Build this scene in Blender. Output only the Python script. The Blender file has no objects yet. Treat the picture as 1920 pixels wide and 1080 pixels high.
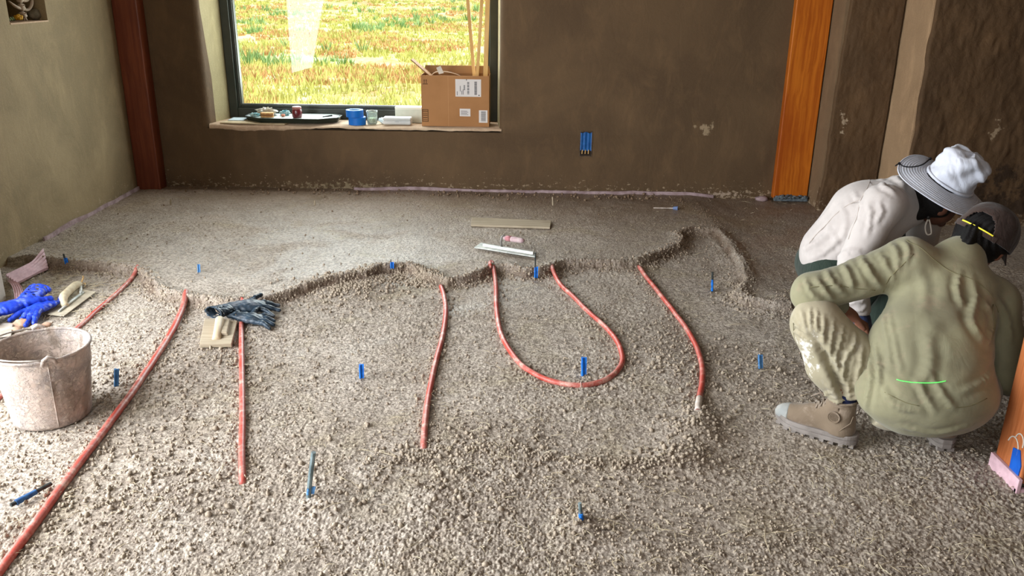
import bpy, math, random
import numpy as np
from mathutils import Vector, Matrix, Euler

random.seed(7)
RNG = np.random.default_rng(11)
SC = bpy.context.scene
COL = SC.collection
PI = math.pi

# ------------------------------------------------------------------ camera
F = 1580.0                       # focal length in pixels of a 1920 wide frame
CH = 1.5                         # camera height above the floor
PITCH, YAW, ROLL = math.radians(19.92), math.radians(0.6), math.radians(0.76)
_f = np.array([-math.sin(YAW) * math.cos(PITCH), math.cos(YAW) * math.cos(PITCH), -math.sin(PITCH)])
_r0 = np.array([math.cos(YAW), math.sin(YAW), 0.0])
_u0 = np.cross(_r0, _f)
_r = _r0 * math.cos(ROLL) + _u0 * math.sin(ROLL)
_u = _u0 * math.cos(ROLL) - _r0 * math.sin(ROLL)
CAM = np.array([0.0, 0.0, CH])
cd = bpy.data.cameras.new('camera')
cd.sensor_width = 36.0
cd.lens = F / 1920 * 36
cd.clip_start = 0.05
cd.clip_end = 800
cam = bpy.data.objects.new('camera', cd)
COL.objects.link(cam)
cam.matrix_world = Matrix(((_r[0], _u[0], -_f[0], 0), (_r[1], _u[1], -_f[1], 0), (_r[2], _u[2], -_f[2], CH), (0, 0, 0, 1)))
SC.camera = cam

# ------------------------------------------------------------------ light and exposure
SC.view_settings.view_transform = 'Standard'
SC.view_settings.look = 'None'
SC.view_settings.gamma = 1.0
SC.view_settings.exposure = 0.0
SC.view_settings.use_curve_mapping = False
SC.cycles.use_denoising = True
SC.cycles.max_bounces = 8
SC.cycles.diffuse_bounces = 4
SC.cycles.transparent_max_bounces = 12
SC.cycles.sample_clamp_indirect = 6.0

w = bpy.data.worlds.new('sky'); SC.world = w; w.use_nodes = True
wn = w.node_tree.nodes; wl = w.node_tree.links
bg = wn['Background']
sky = wn.new('ShaderNodeTexSky'); sky.sky_type = 'NISHITA'
sky.sun_disc = False
sky.sun_elevation = math.radians(52); sky.sun_rotation = math.radians(100)
wl.new(sky.outputs[0], bg.inputs[0]); bg.inputs[1].default_value = 0.28

def light(name, typ, loc, direction, energy, color=(1, 1, 1), size=(1, 1), angle=None):
    l = bpy.data.lights.new(name, typ); l.energy = energy; l.color = color
    if typ == 'AREA':
        l.shape = 'RECTANGLE'; l.size, l.size_y = size
    if angle is not None: l.angle = angle
    o = bpy.data.objects.new(name, l); COL.objects.link(o); o.location = loc
    o.rotation_euler = Vector(direction).to_track_quat('-Z', 'Y').to_euler()
    return o

light('sun', 'SUN', (10, 5, 20), (-0.62, 0.28, -0.8), 8.0, (1.0, 0.95, 0.84), angle=0.01)
# daylight through the glazed doors on the side of the room and the windows behind the camera
light('side_door_daylight', 'AREA', (-3.05, 1.75, 1.35), (1, 0.12, -0.25), 380, (0.93, 0.97, 1.0), (3.0, 2.2))
light('rear_window_daylight', 'AREA', (-0.9, -1.9, 1.9), (0.12, 1, -0.3), 55, (1.0, 0.96, 0.9), (2.8, 1.5))
light('window_daylight', 'AREA', (-1.08, 6.72, 1.35), (0, -1, -0.45), 120, (0.95, 0.99, 1.0), (1.9, 1.5))

# ------------------------------------------------------------------ pixel helpers (turn a measured image point into a world point)
def ray(px, py):
    d = _f + (px - 960) / F * _r - (py - 540) / F * _u
    return d
def P(px, py, Y=None, z=None, X=None):
    d = ray(px, py)
    if Y is not None: t = Y / d[1]
    elif z is not None: t = (z - CH) / d[2]
    else: t = X / d[0]
    return CAM + d * t
def V3(px, py, **k): return Vector(P(px, py, **k))
def project(v):
    q = np.asarray(v, dtype=float) - CAM
    zc = q @ _f
    return np.stack([960 + F * (q @ _r) / zc, 540 - F * (q @ _u) / zc, zc], axis=-1)

# ------------------------------------------------------------------ objects
def tag(o, label=None, cat=None, group=None, kind=None):
    if label: o['label'] = label
    if cat: o['category'] = cat
    if group: o['group'] = group
    if kind: o['kind'] = kind
    return o
def empty(name, loc=(0, 0, 0), label=None, cat=None, group=None, rot=None):
    o = bpy.data.objects.new(name, None); COL.objects.link(o); o.location = loc
    o.empty_display_size = 0.05
    if rot: o.rotation_euler = rot
    return tag(o, label, cat, group)
def root_loc(o):
    l = Vector((0, 0, 0))
    while o is not None:
        l += o.location; o = o.parent
    return l

class MB:
    def __init__(s): s.v = []; s.f = []
    def add(s, vs, fs, M=None):
        n = len(s.v)
        for p in vs: s.v.append(tuple(M @ Vector(p)) if M is not None else tuple(p))
        for f in fs: s.f.append(tuple(i + n for i in f))
        return s
    def hexa(s, p):           # 8 corners: bottom 4 ccw, top 4 ccw
        return s.add(p, [(3, 2, 1, 0), (4, 5, 6, 7), (0, 1, 5, 4), (1, 2, 6, 5), (2, 3, 7, 6), (3, 0, 4, 7)])
    def box(s, c, d, M=None):
        x, y, z = c; a, b, e = d[0] / 2, d[1] / 2, d[2] / 2
        p = [(x - a, y - b, z - e), (x + a, y - b, z - e), (x + a, y + b, z - e), (x - a, y + b, z - e),
             (x - a, y - b, z + e), (x + a, y - b, z + e), (x + a, y + b, z + e), (x - a, y + b, z + e)]
        return s.add(p, [(3, 2, 1, 0), (4, 5, 6, 7), (0, 1, 5, 4), (1, 2, 6, 5), (2, 3, 7, 6), (3, 0, 4, 7)], M)
    def bb(s, lo, hi): return s.box([(a + b) / 2 for a, b in zip(lo, hi)], [b - a for a, b in zip(lo, hi)])
    def tube(s, path, r, n=8, cap=True, flat=1.0):
        path = [Vector(p) for p in path]; m = len(path)
        rr = r if hasattr(r, '__len__') else [r] * m
        base = len(s.v); up = None
        for i, p in enumerate(path):
            t = (path[min(i + 1, m - 1)] - path[max(i - 1, 0)]).normalized()
            if up is None:
                up = Vector((0, 0, 1)) if abs(t.z) < 0.9 else Vector((1, 0, 0))
            a = t.cross(up).normalized(); b = a.cross(t).normalized(); up = b
            for k in range(n):
                q = 2 * PI * k / n
                s.v.append(tuple(p + a * (math.cos(q) * rr[i]) + b * (math.sin(q) * rr[i] * flat)))
        for i in range(m - 1):
            for k in range(n):
                k2 = (k + 1) % n
                s.f.append((base + i * n + k, base + i * n + k2, base + (i + 1) * n + k2, base + (i + 1) * n + k))
        if cap:
            s.f.append(tuple(base + k for k in range(n))[::-1])
            s.f.append(tuple(base + (m - 1) * n + k for k in range(n)))
        return s
    def lathe(s, prof, n=32, M=None, loop=False):
        vs = []; fs = []; m = len(prof)
        for (r, z) in prof:
            for k in range(n):
                a = 2 * PI * k / n; vs.append((r * math.cos(a), r * math.sin(a), z))
        for i in range(m if loop else m - 1):
            j = (i + 1) % m
            for k in range(n):
                k2 = (k + 1) % n
                fs.append((i * n + k, i * n + k2, j * n + k2, j * n + k))
        if not loop:
            if prof[0][0] > 1e-6: fs.append(tuple(range(n))[::-1])
            if prof[-1][0] > 1e-6: fs.append(tuple((m - 1) * n + k for k in range(n)))
        return s.add(vs, fs, M)
    def prism(s, poly, h0, h1, M=None):      # poly in xy, extruded along z
        n = len(poly)
        vs = [(x, y, h0) for x, y in poly] + [(x, y, h1) for x, y in poly]
        fs = [tuple(range(n))[::-1], tuple(range(n, 2 * n))] + [(i, (i + 1) % n, n + (i + 1) % n, n + i) for i in range(n)]
        return s.add(vs, fs, M)
    def ball(s, c, r, n=10, m=7, M=None, jit=0):
        r = r if hasattr(r, '__len__') else (r, r, r)
        vs = [(c[0], c[1], c[2] - r[2])]; fs = []
        for i in range(1, m):
            th = PI * i / m
            for k in range(n):
                a = 2 * PI * k / n; q = 1 + random.uniform(-jit, jit)
                vs.append((c[0] + r[0] * math.sin(th) * math.cos(a) * q, c[1] + r[1] * math.sin(th) * math.sin(a) * q, c[2] - r[2] * math.cos(th) * q))
        vs.append((c[0], c[1], c[2] + r[2])); L = len(vs) - 1
        for k in range(n):
            k2 = (k + 1) % n
            fs.append((0, 1 + k2, 1 + k)); fs.append((L, L - n + k, L - n + k2))
            for i in range(m - 2):
                fs.append((1 + i * n + k, 1 + i * n + k2, 1 + (i + 1) * n + k2, 1 + (i + 1) * n + k))
        return s.add(vs, fs, M)

def link_mesh(name, me, m, parent, world=True, smooth=False):
    if m is not None:
        me.materials.append(m)
    if smooth:
        me.polygons.foreach_set('use_smooth', [True] * len(me.polygons))
    o = bpy.data.objects.new(name, me); COL.objects.link(o)
    if parent is not None:
        if world:
            l = root_loc(parent); me.transform(Matrix.Translation(-l))
        o.parent = parent
    me.update()
    return o
def obj(name, mb, m, parent=None, world=True, smooth=False, bevel=0, segs=2, auto=None):
    me = bpy.data.meshes.new(name)
    me.from_pydata(mb.v, [], mb.f)
    if auto is not None: smooth = True
    o = link_mesh(name, me, m, parent, world, smooth)
    if parent is None and world:
        pass
    if auto is not None:
        try: me.set_sharp_from_angle(angle=math.radians(auto))
        except Exception: pass
    if bevel:
        b = o.modifiers.new('bevel', 'BEVEL'); b.width = bevel; b.segments = segs; b.limit_method = 'ANGLE'
        b.angle_limit = math.radians(40)
    return o
def struct(name, mb, m, parent=None, **k):
    o = obj(name, mb, m, parent, **k)
    if parent is None: o['kind'] = 'structure'
    return o
def np_mesh(name, v, quads, m, parent=None, world=True, smooth=True):
    me = bpy.data.meshes.new(name)
    v = np.ascontiguousarray(v, dtype=np.float32); q = np.ascontiguousarray(quads, dtype=np.int32)
    k = q.shape[1]
    me.vertices.add(len(v)); me.vertices.foreach_set('co', v.ravel())
    me.loops.add(q.size); me.loops.foreach_set('vertex_index', q.ravel())
    me.polygons.add(len(q))
    me.polygons.foreach_set('loop_start', np.arange(0, q.size, k, dtype=np.int32))
    me.polygons.foreach_set('loop_total', np.full(len(q), k, dtype=np.int32))
    if smooth: me.polygons.foreach_set('use_smooth', np.ones(len(q), dtype=bool))
    me.update(calc_edges=True)
    return link_mesh(name, me, m, parent, world, False)

# ------------------------------------------------------------------ materials
class NT:
    def __init__(s, m):
        s.t = m.node_tree; s.n = s.t.nodes; s.l = s.t.links
    def node(s, typ, inp=None, **props):
        n = s.n.new(typ)
        for k, v in props.items(): setattr(n, k, v)
        for k, v in (inp or {}).items():
            if isinstance(v, bpy.types.NodeSocket): s.l.new(v, n.inputs[k])
            else: n.inputs[k].default_value = v
        return n
    def math(s, op, a, b=None, c=None, clamp=False):
        d = {0: a}
        if b is not None: d[1] = b
        if c is not None: d[2] = c
        return s.node('ShaderNodeMath', d, operation=op, use_clamp=clamp).outputs[0]
    def mix(s, fac, a, b, blend='MIX'):
        n = s.node('ShaderNodeMix', data_type='RGBA', blend_type=blend)
        for k, v in ((0, fac), (6, a), (7, b)):
            if isinstance(v, bpy.types.NodeSocket): s.l.new(v, n.inputs[k])
            else: n.inputs[k].default_value = (*v, 1) if hasattr(v, '__len__') and len(v) == 3 else v
        return n.outputs[2]
    def noise(s, vec, scale, detail=4, rough=0.55, dist=0.0):
        return s.node('ShaderNodeTexNoise', {'Vector': vec, 'Scale': scale, 'Detail': detail, 'Roughness': rough, 'Distortion': dist}).outputs[0]
    def ramp(s, v, a, b):     # linear map a..b -> 0..1 clamped
        return s.node('ShaderNodeMapRange', {0: v, 1: a, 2: b, 3: 0.0, 4: 1.0}, interpolation_type='SMOOTHSTEP').outputs[0]
    def scaled(s, vec, sc):
        return s.node('ShaderNodeVectorMath', {0: vec, 1: sc}, operation='MULTIPLY').outputs[0]
    def bump(s, h, strength, dist, normal=None):
        d = {'Strength': strength, 'Distance': dist, 'Height': h}
        if normal is not None: d['Normal'] = normal
        return s.node('ShaderNodeBump', d).outputs[0]
def lin(c):                       # sRGB 0-255 -> linear
    return tuple(((x / 255) / 12.92 if x / 255 <= 0.04045 else ((x / 255 + 0.055) / 1.055) ** 2.4) for x in c)
def newmat(name):
    m = bpy.data.materials.new(name); m.use_nodes = True
    return m, NT(m), m.node_tree.nodes['Principled BSDF']
def mat(name, rgb, rgb2=None, rough=0.8, scale=12, bump=0.0, bscale=40, bdist=0.004, metal=0.0, spec=0.3, stretch=(1, 1, 1),
        sheen=0.0, lo=0.35, hi=0.65, emit=None, coat=0.0, trans=0.0):
    m, t, b = newmat(name)
    tc = t.node('ShaderNodeTexCoord').outputs['Object']
    vec = t.scaled(tc, stretch)
    if rgb2 is not None:
        n = t.noise(vec, scale, 5)
        t.l.new(t.mix(t.ramp(n, lo, hi), lin(rgb), lin(rgb2)), b.inputs['Base Color'])
    else: b.inputs['Base Color'].default_value = (*lin(rgb), 1)
    b.inputs['Roughness'].default_value = rough; b.inputs['Metallic'].default_value = metal
    b.inputs['Specular IOR Level'].default_value = spec
    b.inputs['Sheen Weight'].default_value = sheen
    b.inputs['Coat Weight'].default_value = coat
    b.inputs['Transmission Weight'].default_value = trans
    if emit is not None:
        b.inputs['Emission Color'].default_value = (*lin(rgb), 1); b.inputs['Emission Strength'].default_value = emit
    if bump:
        t.l.new(t.bump(t.noise(vec, bscale, 5, 0.6), bump, bdist), b.inputs['Normal'])
    return m

def blotch(t, pos, c, r, nscale, seed=0.0, edge=(0.45, 0.62)):
    """a stain or painted-in shade of its own shape around world point c with radii r"""
    d = t.node('ShaderNodeVectorMath', {0: pos, 1: tuple(c)}, operation='SUBTRACT').outputs[0]
    d = t.scaled(d, tuple(1 / q for q in r))
    L = t.node('ShaderNodeVectorMath', {0: d}, operation='LENGTH').outputs['Value']
    fall = t.math('SUBTRACT', 1.0, L, clamp=True)
    off = t.node('ShaderNodeVectorMath', {0: pos, 1: (seed, seed * 2, -seed)}, operation='ADD').outputs[0]
    n = t.noise(off, nscale, 6, 0.7)
    return t.ramp(t.math('ADD', t.math('MULTIPLY', fall, 0.35), t.math('SUBTRACT', n, 0.12)), *edge)
# ------------------------------------------------------------------ plaster, timber and earth materials
def plaster(name, c1, c2, rough_trowel=0.35, dirt=True, dist=0.012, spots=(), big=1.1, mid=7, lap=((1, 1, 0.55), 5.5, 1.6)):
    m, t, b = newmat(name)
    pos = t.node('ShaderNodeTexCoord').outputs['Object']
    n1 = t.noise(pos, big, 4, 0.6, 0.6)
    n2 = t.noise(t.scaled(pos, (1, 1, 0.5)), mid, 7, 0.68, 0.4)
    base = t.mix(t.ramp(n1, 0.35, 0.68), lin(c1), lin(c2))
    base = t.mix(t.math('MULTIPLY', t.ramp(n2, 0.45, 0.75), 0.45), base, lin([min(255, x * 1.22) for x in c2]))
    fine = t.noise(pos, 160, 3, 0.7)
    base = t.mix(t.math('MULTIPLY', t.ramp(fine, 0.5, 0.75), 0.18), base, lin([min(255, x * 1.5) for x in c2]))
    if dirt:      # pale splashes of earth low on the wall
        z = t.node('ShaderNodeSeparateXYZ', {0: pos}).outputs[2]
        low = t.math('SUBTRACT', 1.0, t.math('DIVIDE', z, 0.20), clamp=True)
        sp = t.noise(t.scaled(pos, (1, 1, 1.6)), 26, 5, 0.75)
        msk = t.ramp(t.math('ADD', sp, t.math('MULTIPLY', low, 0.16)), 0.665, 0.72)
        msk = t.math('MULTIPLY', msk, t.math('GREATER_THAN', low, 0.02))
        base = t.mix(t.math('MULTIPLY', msk, 0.7), base, lin((168, 148, 122)))
    for i, (c, r, ns, col) in enumerate(spots):
        base = t.mix(t.math('MULTIPLY', blotch(t, pos, c, r, ns, i * 3.7, (0.62, 0.70)), 0.75), base, lin(col))
    t.l.new(base, b.inputs['Base Color'])
    b.inputs['Roughness'].default_value = 0.82; b.inputs['Specular IOR Level'].default_value = 0.25
    tr = t.noise(t.scaled(pos, lap[0]), lap[1], 5, 0.55, lap[2])
    ridge = t.math('ABSOLUTE', t.math('SUBTRACT', tr, 0.5))          # trowel lap lines
    bm = t.bump(t.math('POWER', t.math('ADD', ridge, 0.02), 0.5), rough_trowel, dist)
    bm = t.bump(t.noise(pos, 38, 6, 0.65), rough_trowel, dist * 0.5, bm)
    bm = t.bump(fine, 0.25, 0.002, bm)
    t.l.new(bm, b.inputs['Normal'])
    return m
M_BACK = plaster('plaster_brown', (80, 62, 43), (93, 73, 51), 0.3, spots=[((1.33, 6.15, 0.52), (0.16, 0.3, 0.12), 14, (160, 140, 112)), ((1.5, 6.15, 0.04), (0.4, .3, 0.06), 40, (175, 155, 135)), ((-1.3, 6.15, 0.05), (1.0, .3, 0.10), 30, (140, 125, 98))])
M_LEFT = plaster('plaster_olive', (126, 110, 82), (146, 128, 97), 0.28, mid=4, big=1.6)
M_DARK = plaster('plaster_raw_dark', (74, 55, 37), (88, 66, 44), 0.45, dist=0.012, lap=((1, 1, 0.9), 11, 0.3), spots=[((2.19, 5.83, 0.62), (0.07, .3, 0.16), 22, (180, 160, 135)), ((3.05, 5.5, 0.65), (0.09, .3, 0.16), 20, (150, 130, 105)), ((3.1, 5.5, 0.15), (1.0, .6, 0.55), 5, (38, 27, 19))])  # the dark spot paints shade low on the stepped wall into the colour
M_TAN = plaster('plaster_smooth_tan', (140, 114, 86), (156, 128, 98), 0.18, dirt=False)
M_GREYTAN = plaster('plaster_smooth_greybrown', (104, 84, 62), (118, 96, 72), 0.2)
M_REVEAL = plaster('plaster_reveal', (140, 128, 94), (160, 147, 110), 0.3, dirt=False, mid=5)
M_SILL = plaster('sill_pinkish_clay', (178, 148, 122), (196, 172, 146), 0.4, dirt=False, mid=20, dist=0.006)
M_WHITE = mat('offwhite_paint', (205, 200, 190), (190, 182, 168), 0.6, 4, 0.1, 60)
M_CEIL = mat('ceiling_paint', (120, 104, 84), (108, 92, 74), 0.8, 4)

def wood(name, c1, c2, c3, grain=1.0, rough=0.42, knots=True, axis=2, coat=0.1):
    m, t, b = newmat(name)
    pos = t.node('ShaderNodeTexCoord').outputs['Object']
    s = [26, 26, 26]; s[axis] = 0.7
    warp = t.noise(pos, 1.6, 3, 0.5)
    off = t.node('ShaderNodeCombineXYZ', {0: t.math('MULTIPLY', warp, 0.09), 1: t.math('MULTIPLY', warp, 0.07), 2: 0.0}).outputs[0]
    p2 = t.node('ShaderNodeVectorMath', {0: pos, 1: off}, operation='ADD').outputs[0]
    g = t.noise(t.scaled(p2, tuple(q * grain for q in s)), 2.0, 6, 0.7)
    g2 = t.noise(t.scaled(pos, (3, 3, 1.2)), 1.5, 3)
    base = t.mix(t.ramp(g, 0.36, 0.64), lin(c1), lin(c2))
    base = t.mix(t.math('MULTIPLY', t.ramp(g2, 0.42, 0.7), 0.6), base, lin(c3))
    t.l.new(base, b.inputs['Base Color'])
    b.inputs['Roughness'].default_value = rough; b.inputs['Coat Weight'].default_value = coat
    b.inputs['Specular IOR Level'].default_value = 0.3
    t.l.new(t.bump(g, 0.15, 0.002), b.inputs['Normal'])
    return m
M_REDWOOD = wood('redwood_post', (98, 44, 25), (122, 62, 36), (86, 36, 20))
M_ORANGE = wood('oiled_fir_post', (158, 78, 16), (190, 106, 28), (144, 62, 12))
M_NEARPOST = wood('oiled_fir_near', (158, 88, 46), (182, 110, 66), (138, 70, 34), grain=1.3)
M_PALEWOOD = wood('pale_board', (158, 144, 122), (176, 162, 140), (138, 124, 102), axis=0, rough=0.8, coat=0)
M_STICK = wood('pine_strip', (206, 164, 98), (222, 184, 122), (188, 142, 80), rough=0.6, coat=0)

YB = 6.15          # back wall face
XL = -2.83         # side wall face
# ------------------------------------------------------------------ ground relief
edge_px = [(60, 497), (110, 505), (200, 510), (262, 520), (282, 542), (300, 560), (350, 574), (420, 582), (500, 577), (560, 560), (610, 545), (650, 536),
           (690, 528), (718, 516), (760, 512), (800, 528), (838, 541), (870, 536), (905, 524), (925, 513), (950, 512), (985, 524), (1020, 520), (1060, 507),
           (1110, 506), (1160, 508), (1200, 504), (1240, 488), (1276, 475), (1284, 462), (1276, 450), (1300, 444), (1340, 446), (1362, 470), (1384, 510), (1392, 540),
           (1372, 566), (1400, 580), (1450, 588), (1520, 592), (1600, 596)]
EDGE = np.array([P(x, y, z=0.0)[:2] for x, y in edge_px])
POLY = np.vstack([EDGE, [[3.6, EDGE[-1][1]], [3.6, 6.4], [-3.2, 6.4], [-3.2, EDGE[0][1]]]])

def seg_dist(x, y, pts, closed=False):
    d = np.full(x.shape, 1e9); n = len(pts)
    for i in range(n if closed else n - 1):
        a = pts[i]; b = pts[(i + 1) % n]; ab = b - a; L = ab @ ab + 1e-12
        t = np.clip(((x - a[0]) * ab[0] + (y - a[1]) * ab[1]) / L, 0, 1)
        d = np.minimum(d, (x - a[0] - t * ab[0]) ** 2 + (y - a[1] - t * ab[1]) ** 2)
    return np.sqrt(d)
def inside(x, y, poly):
    r = np.zeros(x.shape, bool); n = len(poly)
    for i in range(n):
        a = poly[i]; b = poly[(i + 1) % n]
        c = ((a[1] > y) != (b[1] > y)) & (x < (b[0] - a[0]) * (y - a[1]) / (b[1] - a[1] + 1e-12) + a[0])
        r ^= c
    return r
def h2(ix, iy, s):
    v = np.sin(ix * 127.1 + iy * 311.7 + s * 74.7) * 43758.5453
    return v - np.floor(v)
def vnoise(x, y, s=0):
    ix = np.floor(x); iy = np.floor(y); fx = x - ix; fy = y - iy
    fx = fx * fx * (3 - 2 * fx); fy = fy * fy * (3 - 2 * fy)
    a = h2(ix, iy, s); b = h2(ix + 1, iy, s); c = h2(ix, iy + 1, s); d = h2(ix + 1, iy + 1, s)
    return (a + (b - a) * fx) * (1 - fy) + (c + (d - c) * fx) * fy
def fbm(x, y, o=4, s=0):
    r = 0; a = 0.5
    for i in range(o):
        r = r + a * (vnoise(x, y, s + i) - 0.5); x = x * 2.03 + 7.1; y = y * 2.03 + 3.3; a *= 0.5
    return r
def domes(x, y, sz, s):
    gx = np.floor(x / sz); gy = np.floor(y / sz); out = np.zeros(x.shape)
    for dx in (-1, 0, 1):
        for dy in (-1, 0, 1):
            cx = gx + dx; cy = gy + dy
            px = (cx + 0.15 + 0.7 * h2(cx, cy, s)) * sz; py = (cy + 0.15 + 0.7 * h2(cx, cy, s + 5)) * sz
            r = (0.35 + 0.4 * h2(cx, cy, s + 9)) * sz
            d2 = ((x - px) ** 2 + (y - py) ** 2) / (r * r)
            out = np.maximum(out, np.sqrt(np.clip(1 - d2, 0, 1)) * r / sz)
    return out

RAISE = 0.036
_mound = [(P(1300, 812, z=0)[:2], 0.10, 0.030), (P(1275, 862, z=0)[:2], 0.10, 0.028), (P(1312, 783, z=0)[:2], 0.07, 0.022),
          (P(1095, 985, z=0)[:2], 0.07, 0.022), (P(610, 945, z=0)[:2], 0.07, 0.016), (P(620, 555, z=0)[:2], 0.14, 0.02),
          (P(690, 545, z=0)[:2], 0.16, 0.022), (P(1480, 575, z=0)[:2], 0.10, 0.02), (P(330, 710, z=0)[:2], 0.3, 0.008),
          (P(820, 900, z=0)[:2], 0.25, 0.012), (P(250, 930, z=0)[:2], 0.3, 0.01), (P(1250, 690, z=0)[:2], 0.25, 0.012)]
RIDGE2 = np.array([P(x, y, z=0)[:2] for x, y in [(690, 880), (800, 858), (900, 846), (1000, 856), (1090, 868), (1200, 880), (1290, 872)]])
RIDGE3 = np.array([P(x, y, z=0)[:2] for x, y in [(1270, 385), (1310, 400), (1345, 440), (1385, 500), (1392, 545)]])
def raised(x, y):
    d = seg_dist(x, y, EDGE)
    d = d + 0.02 * fbm(x * 22, y * 22, 3, 31)
    sd = np.where(inside(x, y, POLY), d, -d)
    wdt = np.where(x > 1.32, 0.09, 0.018)
    t = np.clip((sd + wdt) / (2 * wdt), 0, 1)
    return t * t * (3 - 2 * t), sd
def Hmacro(x, y):
    x = np.asarray(x, float); y = np.asarray(y, float)
    t, sd = raised(x, y)
    h = RAISE * t * (1 - 0.75 * np.clip((x - 1.25) / 0.25, 0, 1))
    h = h + 0.030 * fbm(x * 1.3, y * 1.3, 3, 3) * (1 - 0.5 * t) + 0.014 * fbm(x * 6, y * 6, 3, 8)
    h = h + 0.012 * np.exp(-((sd - 0.02) / 0.05) ** 2) * np.where(x > 1.32, .08, 1)            # lip of the trowelled layer
    for c, r, a in _mound:
        h = h + a * np.exp(-((x - c[0]) ** 2 + (y - c[1]) ** 2) / (r * r))
    d = seg_dist(x, y, RIDGE2); h = h + 0.006 * np.exp(-(d / 0.05) ** 2)
    d = seg_dist(x, y, RIDGE3); h = h + 0.003 * np.exp(-(d / 0.09) ** 2)
    return h
def H(x, y): return float(Hmacro(np.array([x]), np.array([y]))[0])
def G(px, py, dz=0.0):
    """measured image point on the ground, lifted by dz"""
    z = 0.0
    for _ in range(5):
        p = P(px, py, z=z); z = H(p[0], p[1])
    return Vector((p[0], p[1], z + dz))

def build_floor():
    NR, NC = 590, 1250
    pys = np.linspace(1150, 345, NR)
    ys = np.array([P(955, q, z=0)[1] for q in pys])
    ys = ys[ys < YB + 0.25]
    ys = np.concatenate([[-2.2, -1.2, -0.4, 0.2, 0.7, 1.1, 1.4, 1.55], ys])
    u = np.linspace(-1.16, 1.16, NC)
    zc = ys * math.cos(PITCH) + CH * math.sin(PITCH)
    hw = np.maximum(960 * np.maximum(zc, 1.5) / F, 0.3)
    X = np.outer(hw, u) + 0.0
    Y = np.repeat(ys[:, None], NC, 1)
    L = np.linspace(-3.1, 0, 5)[:-1]; Lx = np.stack([np.minimum(-3.1 + (X[:, 0] + 3.1) * k / 5, X[:, 0]) for k in range(5)], 1)
    Rx = np.stack([np.maximum(X[:, -1] + (3.7 - X[:, -1]) * (k + 1) / 5, X[:, -1]) for k in range(5)], 1)
    X = np.concatenate([Lx, X, Rx], 1); Y = np.repeat(ys[:, None], X.shape[1], 1)
    x = X.ravel(); y = Y.ravel()
    z = Hmacro(x, y)
    t, sd = raised(x, y)
    lump = np.clip(0.45 + 1.6 * fbm(x * 2.2, y * 2.2, 3, 51), 0.12, 1.2)
    edge = np.exp(-(sd / 0.07) ** 2)
    smooth = np.clip(t - edge, 0, 1)
    amp = lump * (1 - 0.55 * smooth) + 0.8 * edge
    # the strip along the window wall is trowelled almost smooth
    z = z + 0.0095 * amp * domes(x, y, 0.0095, 1) + 0.0065 * amp * domes(x, y, 0.018, 2) * (fbm(x * 9, y * 9, 2, 77) > -0.06)
    z = z + 0.014 * np.clip(amp - 0.6, 0, 1) * domes(x, y, 0.042, 3) + 0.006 * fbm(x * 60, y * 60, 2, 5)
    nr, nc = X.shape
    idx = np.arange(nr * nc).reshape(nr, nc)
    q = np.stack([idx[:-1, :-1], idx[:-1, 1:], idx[1:, 1:], idx[1:, :-1]], -1).reshape(-1, 4)
    o = np_mesh('floor', np.stack([x, y, z], 1), q, M_FLOOR)
    o['kind'] = 'structure'
    dm = np.clip(np.exp(-((sd + 0.012) / 0.028) ** 2) * (0.75 + 1.5 * fbm(x * 8, y * 8, 3, 21)) * np.where(x > 1.3, .45, 1), 0, 1)
    for c, r, a in _mound: dm = np.maximum(dm, 0.35 * np.exp(-((x - c[0]) ** 2 + (y - c[1]) ** 2) / (r * r)) * (fbm(x * 14, y * 14, 3, 41) > .02))
    dm = np.maximum(dm, np.exp(-(seg_dist(x, y, RIDGE2) / .03) ** 2) * np.clip(3 * fbm(x * 12, y * 12, 3, 44), 0, .6))
    at = o.data.attributes.new('damp', 'FLOAT', 'POINT'); at.data.foreach_set('value', dm.astype(np.float32))
    return o

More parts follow.
